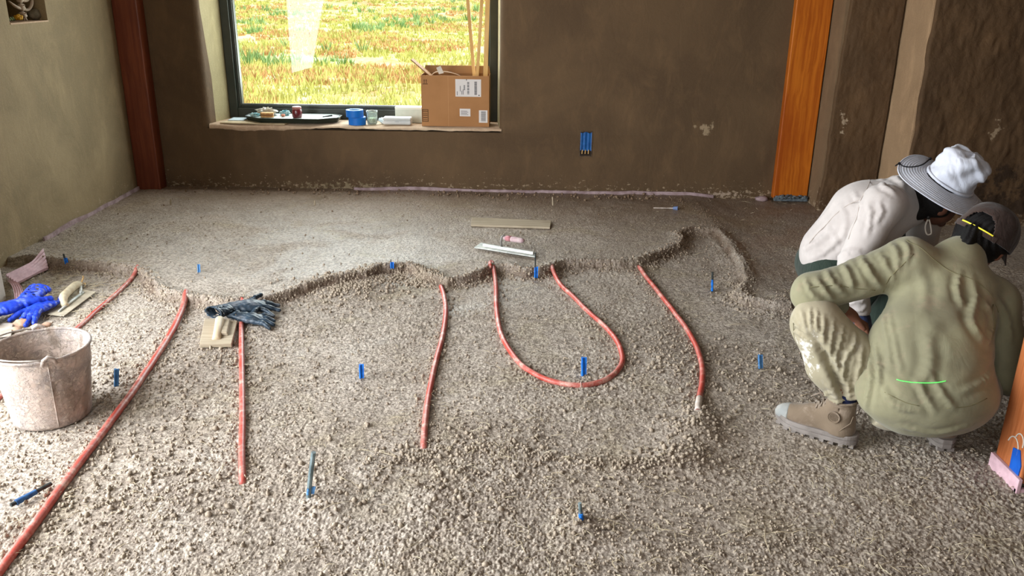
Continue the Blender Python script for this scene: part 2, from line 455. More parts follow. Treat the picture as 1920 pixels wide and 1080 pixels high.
def floor_material():
    m, t, b = newmat('straw_clay_floor')
    pos = t.node('ShaderNodeTexCoord').outputs['Object']
    n1 = t.noise(pos, 0.9, 4, 0.6, 0.5); n2 = t.noise(pos, 5, 6, 0.65, 0.6); n3 = t.noise(pos, 70, 5, 0.75)
    base = t.mix(t.ramp(n1, 0.36, 0.62), lin((178, 165, 150)), lin((195, 183, 169)))
    base = t.mix(t.math('MULTIPLY', t.ramp(n2, 0.48, 0.72), 0.5), base, lin((162, 146, 126)))
    warm = t.noise(t.scaled(pos, (1, 1, 1)), 2.3, 3, 0.6, 1.2)
    base = t.mix(t.math('MULTIPLY', t.ramp(warm, 0.52, 0.70), 0.45), base, lin((180, 166, 134)))
    base = t.mix(t.math('MULTIPLY', t.ramp(n3, 0.35, 0.72), 0.75), base, base)
    base = t.mix(t.math('MULTIPLY', t.math('SUBTRACT', 1.0, t.ramp(n3, 0.38, 0.60)), 0.75), base, lin((88, 74, 62)))
    dmp = t.node('ShaderNodeAttribute', attribute_name='damp').outputs['Fac']
    base = t.mix(t.math('MULTIPLY', dmp, 0.85), base, lin((92, 70, 52)))
    # damp, freshly packed layer towards the window wall
    sep = t.node('ShaderNodeSeparateXYZ', {0: pos})
    damp = t.ramp(t.math('ADD', sep.outputs[1], t.math('MULTIPLY', t.noise(pos, 1.5, 4), 0.8)), 4.9, 6.7)
    base = t.mix(t.math('MULTIPLY', damp, 0.66), base, lin((112, 84, 56)))
    fib = t.noise(t.scaled(pos, (240, 60, 60)), 1.0, 2, 0.5)
    base = t.mix(t.math('MULTIPLY', t.ramp(fib, 0.66, 0.74), 0.5), base, lin((210, 202, 178)))
    t.l.new(base, b.inputs['Base Color'])
    # wetter patches shine, dry ones do not
    wet = t.ramp(t.math('ADD', t.noise(pos, 1.8, 5, 0.6, 0.8), t.math('MULTIPLY', t.ramp(sep.outputs[1], 3.4, 4.6), 0.22)), 0.52, 0.78)
    rough = t.math('SUBTRACT', 0.92, t.math('MULTIPLY', wet, 0.60))
    t.l.new(rough, b.inputs['Roughness'])
    b.inputs['Specular IOR Level'].default_value = 0.5
    vor = t.node('ShaderNodeTexVoronoi', {'Vector': pos, 'Scale': 115.0, 'Randomness': 1.0}, feature='SMOOTH_F1').outputs[0]
    h = t.math('ADD', t.math('MULTIPLY', vor, -0.7), t.math('MULTIPLY', t.noise(pos, 260, 3, 0.7), 0.6))
    t.l.new(t.bump(h, 0.9, 0.007), b.inputs['Normal'])
    return m
M_FLOOR = floor_material()
floor = build_floor()

# ------------------------------------------------------------------ walls
def wall_back():
    m = MB()
    xl0, xr0 = -2.285, -0.172            # opening at the room face
    xl1, xr1 = -2.235, -0.195            # opening at the window frame
    y1 = 6.50; yo = 6.60; zs = 0.50; zt = 2.12; top = 2.75
    def jamb(xa, xb, xo, sgn):           # plan section with a softly rounded plaster corner
        r = 0.05
        pts = [(xo, YB)]
        for k in range(6):
            a = PI / 2 * k / 5
            pts.append((xa + sgn * (-r) * (1 - math.sin(a)) * 1.0, YB + r * (1 - math.cos(a))))
        pts += [(xb, y1), (xb, yo), (xo, yo)]
        return pts
    L = jamb(xl0, xl1, -3.1, 1); R = jamb(xr0, xr1, 2.12, -1)
    m.prism(L if True else L[::-1], zs - 0.03, zt)
    m.prism(R[::-1], zs - 0.03, zt)
    m.bb((-3.1, YB, -0.15), (2.12, yo, zs - 0.03))
    m.bb((-3.1, YB, zt), (2.12, yo, top))
    o = struct('wall_back', m, M_BACK, auto=50)
    # lighter plaster lining of the reveals
    s = MB()
    s.hexa([(xl0 - .001, YB + .05, zs), (xl1 + .004, y1, zs), (xl1 - .03, y1, zs), (xl0 - .03, YB + .05, zs),
            (xl0 + .001, YB + .05, zt), (xl1 + .004, y1, zt), (xl1 - .03, y1, zt), (xl0 - .03, YB + .05, zt)])
    obj('reveal_lining', s, M_REVEAL, o)
    s = MB()
    s.hexa([(xr0 + .03, YB + .05, zs), (xr1 + .03, y1, zs), (xr1 - .004, y1, zs), (xr0 - .001, YB + .05, zs),
            (xr0 + .03, YB + .05, zt), (xr1 + .03, y1, zt), (xr1 - .004, y1, zt), (xr0 - .001, YB + .05, zt)])
    obj('reveal_lining', s, M_REVEAL, o)
    # clay window sill with a ragged broken front edge
    s = MB(); n = 90; top_v = []; 
    for i in range(n + 1):
        x = xl0 - 0.005 + (xr0 - xl0 + 0.02) * i / n
        rag = 0.010 + 0.020 * max(0, fbm(np.array([x * 7.0]), np.array([1.7]), 4, 9)[0] + 0.22) * 2
        rag += 0.020 * max(0.0, 1 - i / 40)
        fy = YB - 0.004 - 0.003 * math.sin(x * 9)
        zz = zs + 0.004 * math.sin(x * 13)
        top_v += [(x, y1 + 0.02, zs), (x, fy + 0.012, zz), (x, fy, zz - 0.012), (x, fy + 0.002, zs - rag), (x, YB + 0.05, zs - rag)]
    fs = []
    for i in range(n):
        for k in range(4):
            a = i * 5 + k; fs.append((a, a + 1, a + 6, a + 5))
    s.add(top_v, fs)
    obj('window_sill', s, M_SILL, o, smooth=True)
    return o
wall_b = wall_back()

# window: dark frame, inner sash, glass
def window():
    r = empty('window_1', (-1.215, 6.5, 0.53)); r['kind'] = 'structure'
    x0, x1, z0, z1, y0, y1 = -2.235, -0.195, 0.505, 2.12, 6.46, 6.58
    fm = mat('dark_green_frame', (38, 44, 34), (50, 52, 42), 0.45, 8, spec=0.4)
    gm2 = mat('sash_grey_edge', (92, 92, 84), None, 0.4)
    wd = 0.062
    for a, b in (((x0, y0, z0), (x0 + wd, y1, z1)), ((x1 - wd, y0, z0), (x1, y1, z1)), ((x0 + wd, y0, z0), (x1 - wd, y1, z0 + wd + .012)), ((x0 + wd, y0, z1 - wd), (x1 - wd, y1, z1))):
        s = MB(); s.bb(a, b); obj('frame_member', s, fm, r, bevel=0.004)
    e = wd + 0.012; s2 = 0.022
    for a, b in (((x0 + wd, y0 + .02, z0 + e), (x0 + wd + s2, y1 - .02, z1 - wd)), ((x1 - wd - s2, y0 + .02, z0 + e), (x1 - wd, y1 - .02, z1 - wd)),
                 ((x0 + wd + s2, y0 + .02, z0 + e), (x1 - wd - s2, y1 - .02, z0 + e + s2)), ((x0 + wd + s2, y0 + .02, z1 - wd - s2), (x1 - wd - s2, y1 - .02, z1 - wd))):
        s = MB(); s.bb(a, b); obj('sash', s, fm, r, bevel=0.003)
    q = 0.006
    X0, X1, Z0, Z1 = x0 + wd + s2, x1 - wd - s2, z0 + e + s2, z1 - wd - s2
    for a, b in (((X0, y0 + .035, Z0), (X0 + q, y0 + .05, Z1)), ((X1 - q, y0 + .035, Z0), (X1, y0 + .05, Z1)), ((X0 + q, y0 + .035, Z0), (X1 - q, y0 + .05, Z0 + q))):
        s = MB(); s.bb(a, b); obj('glazing_bead', s, gm2, r)
    g, t, b = newmat('window_glass')
    g.node_tree.nodes.remove(b)
    tr = t.node('ShaderNodeBsdfTransparent', {0: (0.94, 0.97, 0.95, 1)})
    gl = t.node('ShaderNodeBsdfGlossy', {'Roughness': 0.02})
    fr = t.node('ShaderNodeFresnel', {0: 1.5})
    mx = t.node('ShaderNodeMixShader', {0: t.math('MULTIPLY', fr.outputs[0], 0.45), 1: tr.outputs[0], 2: gl.outputs[0]})
    t.l.new(mx.outputs[0], t.n['Material Output'].inputs[0])
    s = MB(); s.bb((X0, y0 + .05, Z0), (X1, y0 + .054, Z1)); obj('pane', s, g, r)
window()

def wall_left():
    m = MB(); x = XL; xo = XL - 0.35
    ny0, ny1, nz0, nz1 = 4.81, 5.20, 1.25, 1.62
    m.bb((xo, 3.55, -0.15), (x, YB, nz0)); m.bb((xo, 3.55, nz1), (x, YB, 2.75))
    m.bb((xo, 3.55, nz0), (x, ny0, nz1)); m.bb((xo, ny1, nz0), (x, YB, nz1))
    m.bb((xo, ny0, nz0), (xo + .04, ny1, nz1))
    o = struct('wall_left', m, M_LEFT)
    s = MB(); n = 14                      # thin pale clay shelf in the niche
    s.bb((xo + .04, ny0, nz0 - .002), (x + .004, ny1, nz0 + .006)); obj('niche_shelf', s, M_SILL, o)
    s = MB(); s.bb((xo - 0.05, -2.0, 2.35), (x, 3.55, 2.75)); struct('wall_left_header', s, M_LEFT)
    s = MB(); s.bb((xo - 0.05, -2.0, -0.15), (x, 0.0, 2.35)); struct('wall_left_near', s, M_LEFT)
    return o
wall_left()
s = MB(); s.bb((-2.95, 3.60, -0.1), (-2.535, 3.86, 2.75)); struct('trim_1', s, M_WHITE, bevel=0.008)

# stepped earth-plaster piers beyond the fir post
def rough_slab(name, x0, x1, y0, z0, z1, thick, m, amp, wob=0.0, nx=60, nz=150, parent=None, seed=3):
    xs = np.linspace(0, 1, nx); zs = np.linspace(z0, z1, nz)
    U, Z = np.meshgrid(xs, zs)
    X = x0 + (x1 - x0) * U
    w = wob * fbm(Z * 3.0, Z * 0 + seed, 4, seed) * 2
    X = X + w * (1 - U)
    Y = y0 - amp * (fbm(X * 9, Z * 6, 4, seed) + 0.5 * np.abs(fbm(X * 22, Z * 14, 3, seed + 4)) * 1.6)
    Y[:, 0] += 0.012; Y[:, 0] = np.maximum(Y[:, 0], y0)
    v = np.stack([X.ravel(), Y.ravel(), Z.ravel()], 1)
    idx = np.arange(nx * nz).reshape(nz, nx)
    q = np.stack([idx[:-1, :-1], idx[:-1, 1:], idx[1:, 1:], idx[1:, :-1]], -1).reshape(-1, 4)
    # a thin return of the coat at the free edge
    b = v[idx[:, 0]].copy(); b[:, 1] = y0 + thick
    n = len(v); v = np.vstack([v, b]); k = n + np.arange(nz)
    q = np.vstack([q, np.stack([idx[:-1, 0], idx[1:, 0], k[1:], k[:-1]], 1)])
    return np_mesh(name, v, q, m, parent)
pier = MB(); pier.bb((2.105, 5.86, -0.15), (2.60, 6.6, 2.75))
pr = struct('wall_pier', pier, M_GREYTAN)
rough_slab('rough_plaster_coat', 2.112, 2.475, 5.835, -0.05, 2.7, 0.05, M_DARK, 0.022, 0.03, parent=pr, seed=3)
step = MB(); step.prism([(2.490, 5.88), (2.520, 5.52), (4.0, 5.52), (4.0, 6.6), (2.50, 6.6)][::-1], -0.15, 2.75)
st = struct('wall_step', step, M_TAN, bevel=0.01)
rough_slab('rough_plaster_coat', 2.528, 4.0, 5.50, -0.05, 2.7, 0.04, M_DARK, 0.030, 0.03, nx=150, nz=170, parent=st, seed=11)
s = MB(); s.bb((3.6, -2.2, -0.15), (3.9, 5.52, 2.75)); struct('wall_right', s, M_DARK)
s = MB(); s.bb((-3.2, -2.4, -0.15), (3.9, -2.05, 0.9)); s.bb((-3.2, -2.4, 2.35), (3.9, -2.05, 2.75)); s.bb((-3.2, -2.4, .9), (-2.5, -2.05, 2.35)); s.bb((0.9, -2.4, .9), (3.9, -2.05, 2.35))
struct('wall_front', s, M_BACK)
s = MB(); s.bb((-3.3, -2.4, 2.7), (4.0, 6.65, 2.85)); struct('ceiling', s, M_CEIL)

# ------------------------------------------------------------------ the field outside
def field():
    m, t, b = newmat('dry_meadow_soil')
    pos = t.node('ShaderNodeTexCoord').outputs['Object']
    n1 = t.noise(pos, 0.35, 6, 0.6, 0.4); n2 = t.noise(t.scaled(pos, (1, 0.4, 1)), 1.4, 7, 0.7); n3 = t.noise(pos, 6, 6, 0.75)
    c = t.mix(t.ramp(n2, 0.42, 0.62), lin((214, 204, 160)), lin((186, 178, 96)))
    c = t.mix(t.math('MULTIPLY', t.ramp(n1, 0.5, 0.62), 0.7), c, lin((178, 130, 82)))
    c = t.mix(t.math('MULTIPLY', t.ramp(n3, 0.45, 0.7), 0.5), c, lin((232, 222, 190)))
    t.l.new(c, b.inputs['Base Color']); b.inputs['Roughness'].default_value = 0.95; b.inputs['Specular IOR Level'].default_value = 0.1
    xs = np.linspace(-150, 150, 120); ys = 6.7 + np.linspace(0, 1, 120) ** 2.2 * 260
    X, Y = np.meshgrid(xs, ys); Z = -0.32 + 0.25 * fbm(X * 0.3, Y * 0.3, 3, 2) + 0.022 * np.maximum(Y - 35, 0)
    idx = np.arange(X.size).reshape(X.shape)
    q = np.stack([idx[:-1, :-1], idx[:-1, 1:], idx[1:, 1:], idx[1:, :-1]], -1).reshape(-1, 4)
    o = np_mesh('field', np.stack([X.ravel(), Y.ravel(), Z.ravel()], 1), q, m); o['kind'] = 'structure'
    # tufts of grass
    def zf(x, y): return -0.32 + 0.25 * fbm(x * 0.3, y * 0.3, 3, 2) + 0.022 * np.maximum(y - 35, 0)
    R = np.random.default_rng(5)
    def tufts(name, n, col, label, ymin, ymax, hmin, hmax, blades, thr, seed):
        y = ymin + (ymax - ymin) * R.random(n * 3) ** 1.7; x = (R.random(n * 3) - 0.62) * (y * 0.62 + 2)
        k = fbm(x * 0.35, y * 0.35, 4, seed) > thr; x = x[k][:n]; y = y[k][:n]; n = len(x)
        z = zf(x, y); hh = hmin + (hmax - hmin) * R.random(n)
        x = np.repeat(x, blades); y = np.repeat(y, blades); z = np.repeat(z, blades); hh = np.repeat(hh, blades) * (0.5 + R.random(n * blades))
        a = R.random(n * blades) * 2 * PI; sp = 0.09 + 0.05 * R.random(n * blades)
        bx = x + np.cos(a) * sp * R.random(n * blades); by = y + np.sin(a) * sp * R.random(n * blades)
        w = 0.006 + y * 0.0006
        v = np.stack([np.stack([bx - w, by, z], 1), np.stack([bx + w, by, z], 1), np.stack([bx + np.cos(a) * hh * .45, by + np.sin(a) * hh * .45, z + hh], 1)], 1).reshape(-1, 3)
        f = np.arange(len(v)).reshape(-1, 3)
        o = np_mesh(name, v, f, col, smooth=False)
        tag(o, label, 'grass', kind='stuff')
    def gmat(nm, a, b_):
        m, t, b = newmat(nm)
        pos = t.node('ShaderNodeTexCoord').outputs['Object']
        t.l.new(t.mix(t.ramp(t.noise(pos, 1.2, 4), 0.4, 0.62), lin(a), lin(b_)), b.inputs['Base Color'])
        b.inputs['Roughness'].default_value = 0.8; b.inputs['Specular IOR Level'].default_value = 0.1
        b.inputs['Subsurface Weight'].default_value = 0.0
        return m
    tufts('meadow_grass', 13000, gmat('grass_yellowgreen', (216, 210, 124), (196, 196, 106)), 'yellow green grass tufts growing over the field outside the window', 8, 90, 0.05, 0.16, 6, -0.10, 4)
    tufts('dry_grass', 9000, gmat('grass_dry', (220, 180, 120), (204, 150, 98)), 'reddish dry grass patches in the field outside the window', 8, 90, 0.04, 0.13, 5, 0.04, 9)
    tufts('sagebrush', 1500, gmat('grass_sage', (160, 188, 124), (132, 168, 100)), 'grey green weeds dotted over the field outside the window', 9, 70, 0.10, 0.32, 14, 0.12, 14)
field()

# ------------------------------------------------------------------ timber posts
def post(name, x0, x1, y0, y1, z0, z1, m, label, extra=None):
    s = MB(); s.bb((x0, y0, z0), (x1, y1, z1))
    o = obj(name, s, m, bevel=0.006); tag(o, label, 'post')
    return o
post('timber_post', -2.826, -2.655, 6.03, 6.148, 0.0, 2.7, M_REDWOOD, 'reddish dark timber post in the room corner beside the window')
fp = post('timber_post', 1.848, 2.097, 6.085, 6.148, 0.03, 2.7, M_ORANGE, 'bright orange oiled timber post against the brown plaster wall')
np_ = post('timber_post', 1.585, 1.76, 2.315, 2.465, 0.03, 2.7, M_NEARPOST, 'near timber post with blue tape at its foot beside the crouching person')
M_FOAMPINK = mat('pink_foam', (214, 178, 186), (196, 160, 168), 0.6, 30, 0.2, 80)
M_BLUETAPE = mat('painter_tape', (20, 92, 190), (14, 76, 168), 0.6, 20, 0.15, 60, 0.001)
s = MB(); s.bb((1.572, 2.30, -0.005), (1.585, 2.47, 0.055)); s.bb((1.572, 2.302, -0.005), (1.76, 2.315, 0.02)); obj('foam_wrap', s, M_FOAMPINK, np_, bevel=0.002)
s = MB(); s.bb((1.60, 2.3125, 0.045), (1.765, 2.316, 0.115)); obj('blue_tape_strip', s, M_BLUETAPE, np_)
s = MB(); s.prism([(0, 0.03), (0.05, 0.05), (0.055, 0.125), (0.02, 0.135), (-0.002, 0.09)], 0, 0.003, Matrix.Translation((1.5815, 2.325, 0)) @ Matrix(((0, 0, 1, 0), (1, 0, 0, 0), (0, 1, 0, 0), (0, 0, 0, 1)))); obj('blue_tape_scrap', s, M_BLUETAPE, np_)
s = MB()
for c, r in (((1.5835, 2.36, 0.155), 0.022), ((1.5835, 2.385, 0.12), 0.03)):
    s.tube([(c[0], c[1] + r * math.cos(a), c[2] + r * 1.3 * math.sin(a)) for a in np.linspace(0.3, 3.4, 9)], 0.0022, 5)
obj('paint_drip', s, M_WHITE, np_)
# plastic and gravel crumbs under the orange post
s = MB()
for i in range(60):
    s.ball((random.uniform(1.86, 2.09), random.uniform(6.035, 6.085), 0.05 + random.uniform(-.006, .006)), (0.012, 0.01, 0.008), 6, 4, jit=0.3)
s.bb((1.85, 6.05, 0.02), (2.09, 6.08, 0.045))
obj('slate_packing', s, mat('slate_grey', (70, 78, 84), (110, 118, 122), 0.6, 60), fp)
# ------------------------------------------------------------------ helpers for curves and surface nets
def spline(pts, n=8):
    pts = [np.array(p, float) for p in pts]; out = []
    q = [2 * pts[0] - pts[1]] + pts + [2 * pts[-1] - pts[-2]]
    for i in range(1, len(q) - 2):
        a, b, c, d = q[i - 1], q[i], q[i + 1], q[i + 2]
        for k in range(n):
            t = k / n
            out.append(0.5 * (2 * b + (c - a) * t + (2 * a - 5 * b + 4 * c - d) * t * t + (3 * b - a - 3 * c + d) * t ** 3))
    out.append(pts[-1]); return out

def surface_nets(fn, lo, hi, h):
    lo = np.array(lo, float); hi = np.array(hi, float)
    n = np.maximum(np.ceil((hi - lo) / h).astype(int) + 1, 3)
    ax = [lo[i] + h * np.arange(n[i]) for i in range(3)]
    V = np.empty(n, np.float32)
    yy, zz = np.meshgrid(ax[1], ax[2], indexing='ij')
    for s in range(0, n[0], 16):
        xs = ax[0][s:s + 16]
        pts = np.empty((len(xs), n[1], n[2], 3))
        pts[..., 0] = xs[:, None, None]; pts[..., 1] = yy; pts[..., 2] = zz
        V[s:s + 16] = fn(pts.reshape(-1, 3)).reshape(len(xs), n[1], n[2])
    V[[0, -1]] = np.maximum(V[[0, -1]], 1e-3); V[:, [0, -1]] = np.maximum(V[:, [0, -1]], 1e-3); V[:, :, [0, -1]] = np.maximum(V[:, :, [0, -1]], 1e-3)
    N = V.shape; ins = V < 0
    acc = np.zeros((N[0] - 1, N[1] - 1, N[2] - 1, 3), np.float32); cnt = np.zeros(acc.shape[:3], np.float32)
    quads_src = []
    for a in range(3):
        b, c = (a + 1) % 3, (a + 2) % 3
        s0 = [slice(None)] * 3; s1 = [slice(None)] * 3; s0[a] = slice(0, -1); s1[a] = slice(1, None)
        A = V[tuple(s0)]; B = V[tuple(s1)]; cr = (ins[tuple(s0)] != ins[tuple(s1)])
        I = np.argwhere(cr); va = A[cr]; vb = B[cr]; t = va / (va - vb)
        p = I.astype(np.float32); p[:, a] += t
        for db in (0, 1):
            for dc in (0, 1):
                J = I.copy(); J[:, b] -= db; J[:, c] -= dc
                ok = (J >= 0).all(1) & (J < np.array(acc.shape[:3])).all(1)
                j = J[ok]; np.add.at(acc, (j[:, 0], j[:, 1], j[:, 2]), p[ok]); np.add.at(cnt, (j[:, 0], j[:, 1], j[:, 2]), 1)
        quads_src.append((a, b, c, I, va < 0))
    act = cnt > 0; idx = -np.ones(act.shape, int); k = act.sum(); idx[act] = np.arange(k)
    verts = lo + (acc[act] / cnt[act][:, None]) * h
    Q = []
    for a, b, c, I, neg in quads_src:
        ok = (I[:, b] > 0) & (I[:, c] > 0) & (I[:, b] < act.shape[b]) & (I[:, c] < act.shape[c]); I = I[ok]; neg = neg[ok]
        def g(db, dc):
            J = I.copy(); J[:, b] -= db; J[:, c] -= dc; return idx[J[:, 0], J[:, 1], J[:, 2]]
        q = np.stack([g(0, 0), g(1, 0), g(1, 1), g(0, 1)], 1)
        q[~neg] = q[~neg][:, ::-1]
        Q.append(q[(q >= 0).all(1)])
    q = np.vstack(Q)
    vol = (verts[q[:, 0]] * np.cross(verts[q[:, 1]], verts[q[:, 2]])).sum() + (verts[q[:, 0]] * np.cross(verts[q[:, 2]], verts[q[:, 3]])).sum()
    return verts, (q if vol > 0 else q[:, ::-1])

def rc(p, a, b, ra, rb=None):
    rb = ra if rb is None else rb
    a = np.asarray(a, float); b = np.asarray(b, float); ab = b - a; L = ab @ ab + 1e-9
    t = np.clip(((p - a) @ ab) / L, 0, 1)
    return np.linalg.norm(p - a - t[:, None] * ab, axis=1) - (ra + (rb - ra) * t)
def el(p, c, r, R=None):
    q = p - np.asarray(c, float)
    if R is not None: q = q @ np.asarray(R)           # columns of R are the ellipsoid's axes
    r = np.asarray(r, float)
    k0 = np.linalg.norm(q / r, axis=1); k1 = np.linalg.norm(q / (r * r), axis=1) + 1e-9
    return k0 * (k0 - 1) / k1
def smin(k, *ds):
    o = ds[0]
    for d in ds[1:]:
        hh = np.clip(0.5 + 0.5 * (d - o) / k, 0, 1); o = d * (1 - hh) + o * hh - k * hh * (1 - hh)
    return o
def chain(p, pts, rs, k=0.0):
    o = None
    for i in range(len(pts) - 1):
        d = rc(p, pts[i], pts[i + 1], rs[i], rs[i + 1])
        o = d if o is None else (smin(k, o, d) if k else np.minimum(o, d))
    return o
def bounds(pts, pad):
    a = np.array(pts, float); return a.min(0) - pad, a.max(0) + pad
def nrm(v):
    v = np.asarray(v, float); return v / (np.linalg.norm(v) + 1e-12)
def vnormals(v, q):
    n = np.cross(v[q[:, 2]] - v[q[:, 0]], v[q[:, 3]] - v[q[:, 1]]); o = np.zeros_like(v)
    for k in range(4): np.add.at(o, q[:, k], n)
    return o / (np.linalg.norm(o, axis=1)[:, None] + 1e-12)
def relax(v, q, it=2, f=0.5):
    for _ in range(it):
        s = np.zeros_like(v); c = np.zeros(len(v))
        for k in range(4):
            a, b = q[:, k], q[:, (k + 1) % 4]
            np.add.at(s, a, v[b]); np.add.at(c, a, 1); np.add.at(s, b, v[a]); np.add.at(c, b, 1)
        v = v + f * (s / np.maximum(c, 1)[:, None] - v)
    return v

# ------------------------------------------------------------------ loose earth crumbs and straw on the floor (nobody could count them)
pipes_px = {
    'a': [(262, 514), (240, 535), (205, 566), (145, 619), (80, 680), (-15, 762)],
    'b': [(352, 566), (338, 596), (312, 645), (275, 702), (228, 770), (170, 848), (105, 935), (50, 1012), (-30, 1120)],
    'c': [(455, 566), (453, 620), (454, 700), (455, 780), (454, 850), (455, 908)],
    'd': [(826, 539), (833, 560), (836, 590), (830, 635), (818, 680), (805, 740), (798, 790), (794, 842)],
    'e': [(916, 500), (925, 512), (930, 540), (931, 580), (938, 625), (955, 660), (980, 690), (1015, 712), (1055, 724), (1095, 727), (1130, 719),
          (1155, 702), (1167, 680), (1160, 650), (1140, 622), (1105, 590), (1075, 560), (1050, 536), (1034, 512)],
    'f': [(1197, 503), (1215, 527), (1240, 558), (1268, 594), (1290, 625), (1306, 655), (1316, 690), (1316, 722), (1312, 745), (1308, 770)],
}
def pipe_pts(key, r, sink0=0, sink1=0):
    px = spline(pipes_px[key], 6); out = []
    for i, q in enumerate(px):
        g = G(q[0], q[1]); out.append(np.array([g.x, g.y, g.z]))
    out = np.array(out)
    # let the pipe lie evenly: smooth the heights
    z = out[:, 2].copy()
    for _ in range(12): z[1:-1] = 0.5 * z[1:-1] + 0.25 * (z[:-2] + z[2:])
    out[:, 2] = z + r * 0.9
    m = len(out)
    for i in range(min(4, m)):
        out[i, 2] -= sink0 * (1 - i / 4); out[m - 1 - i, 2] -= sink1 * (1 - i / 4)
    return out
PIPES = {k: pipe_pts(k, r, s0, s1) for k, r, s0, s1 in (('a', .0105, .0, .0), ('b', .0135, .0, 0), ('c', .0115, .0, .012), ('d', .0115, .0, .012), ('e', .0115, .01, .01), ('f', .0115, .0, 0.012))}

CL_MAT = None
def crumbs():
    m, t, b = newmat('earth_crumb')
    pos = t.node('ShaderNodeTexCoord').outputs['Object']
    n = t.noise(pos, 30, 3, 0.7); n2 = t.noise(pos, 400, 2, 0.6)
    c = t.mix(t.ramp(n, 0.35, 0.65), lin((140, 126, 110)), lin((170, 156, 138)))
    sep = t.node('ShaderNodeSeparateXYZ', {0: pos})
    damp = t.ramp(t.math('ADD', sep.outputs[1], t.math('MULTIPLY', t.noise(pos, 1.5, 4), 0.8)), 4.2, 6.4)
    c = t.mix(t.math('MULTIPLY', damp, 0.7), c, lin((112, 84, 58)))
    c = t.mix(t.math('MULTIPLY', t.ramp(n2, 0.5, 0.8), 0.3), c, lin((112, 92, 74)))
    t.l.new(c, b.inputs['Base Color']); b.inputs['Roughness'].default_value = 0.9; b.inputs['Specular IOR Level'].default_value = 0.3
    t.l.new(t.bump(n2, 0.5, 0.003), b.inputs['Normal'])
    R = np.random.default_rng(3)
    # unit clod: 8-ring lumpy octa-sphere, 14 verts / 24 tris
    base = []; 
    for zz, rr, k in ((-0.75, .62, 6), (0.0, 1.0, 6)):
        for i in range(k): a = 2 * PI * (i + (0.5 if zz else 0)) / k; base.append((rr * math.cos(a), rr * math.sin(a), zz * .8))
    for i in range(5): a = 2 * PI * i / 5; base.append((0.6 * math.cos(a), 0.6 * math.sin(a), 0.68))
    base.append((0, 0, 0.95)); base = np.array(base)
    F_ = []
    for i in range(6): j = (i + 1) % 6; F_ += [(i, j, 6 + j), (i, 6 + j, 6 + i)]
    for i in range(6):
        j = (i + 1) % 6; a = 12 + int(i * 5 / 6) % 5; F_.append((6 + i, 6 + j, a))
        b2 = 12 + int(((i + 1) * 5 / 6)) % 5
        if b2 != a: F_.append((6 + j, b2, a))
    for i in range(5): F_.append((12 + i, 12 + (i + 1) % 5, 17))
    F_ = np.array(F_)
    xs = []; ys = []; ss = []
    def place(x, y, s): xs.append(x); ys.append(y); ss.append(s)
    # broad scatter, even in picture density so far areas are not over-filled
    N = 26000
    py = 350 + (1110 - 350) * R.random(N) ** 0.9; px = -60 + 2040 * R.random(N)
    d = np.stack([ray(a, b_) for a, b_ in zip(px, py)]); tt = -CH / d[:, 2]; gx = d[:, 0] * tt; gy = d[:, 1] * tt
    t_, sd = raised(gx, gy)
    pr = np.clip(0.5 + 2.0 * fbm(gx * 1.9, gy * 1.9, 4, 61), 0.04, 1) * np.where(t_ > 0.6, 0.22, 1.0)
    k = R.random(N) < pr; xs.append(gx[k]); ys.append(gy[k]); ss.append(0.0022 + 0.0040 * R.random(k.sum()) ** 2.2)
    # along the broken edge of the layer
    def along(line, n, spread, smin_, smax, bias=0.0):
        L = np.linalg.norm(np.diff(line, axis=0), axis=1); c = np.concatenate([[0], np.cumsum(L)]); u = R.random(n) * c[-1]
        i = np.clip(np.searchsorted(c, u) - 1, 0, len(L) - 1); f = (u - c[i]) / L[i]; p = line[i] * (1 - f)[:, None] + line[i + 1] * f[:, None]
        xs.append(p[:, 0] + R.normal(0, spread, n)); ys.append(p[:, 1] + R.normal(0, spread, n) + bias); ss.append(smin_ + (smax - smin_) * R.random(n) ** 1.8)
    along(EDGE, 4200, 0.028, 0.003, 0.0085, -0.012)
    along(EDGE[10:16], 1500, 0.05, 0.004, 0.010, -0.04)
    along(EDGE[-6:], 250, 0.05, 0.003, 0.008, -0.02)
    along(RIDGE2, 420, 0.035, 0.003, 0.008)
    along(RIDGE3, 350, 0.04, 0.003, 0.007)
    for kk, n in (('a', 300), ('b', 700), ('c', 350), ('d', 300), ('e', 500), ('f', 400)):
        along(PIPES[kk][:, :2], n, 0.028, 0.003, 0.0075)
    for c, r, a in _mound:
        n = int(9000 * r * r * (a / 0.02)); n = min(n, 700)
        xs.append(c[0] + R.normal(0, r * 0.8, n)); ys.append(c[1] + R.normal(0, r * 0.7, n)); ss.append(0.003 + 0.007 * R.random(n) ** 2)
    wl_ = np.array([[-2.6, YB - .12], [1.2, YB - .14]]); along(wl_, 260, 0.06, 0.004, 0.012)
    x = np.concatenate(xs); y = np.concatenate(ys); s = np.concatenate(ss)
    s = np.where((x > 1.15) & (y > 3.4), s * .62, s)
    keep = (y < YB - 0.03) & (x > XL + .03) & (y > 1.5)
    for kk, rad in (('a', .016), ('b', .019), ('c', .017), ('d', .017), ('e', .017), ('f', .017)):
        dd = seg_dist(x, y, PIPES[kk][::2, :2]); keep &= dd > rad * 0.8 + s * 0.7
    x = x[keep]; y = y[keep]; s = s[keep]
    z = Hmacro(x, y) + s * 0.45 + 0.003
    n = len(x); a = R.random(n) * 2 * PI; sc = 0.7 + 0.6 * R.random((n, 3)); jit = 1 + 0.28 * (R.random((n, len(base))) - 0.5)
    B = base[None] * sc[:, None, :] * jit[:, :, None] * s[:, None, None]
    ca, sa = np.cos(a)[:, None], np.sin(a)[:, None]
    tl = (R.random(n) - .5)[:, None]
    bx = B[..., 0]; bz = B[..., 2] + bx * tl
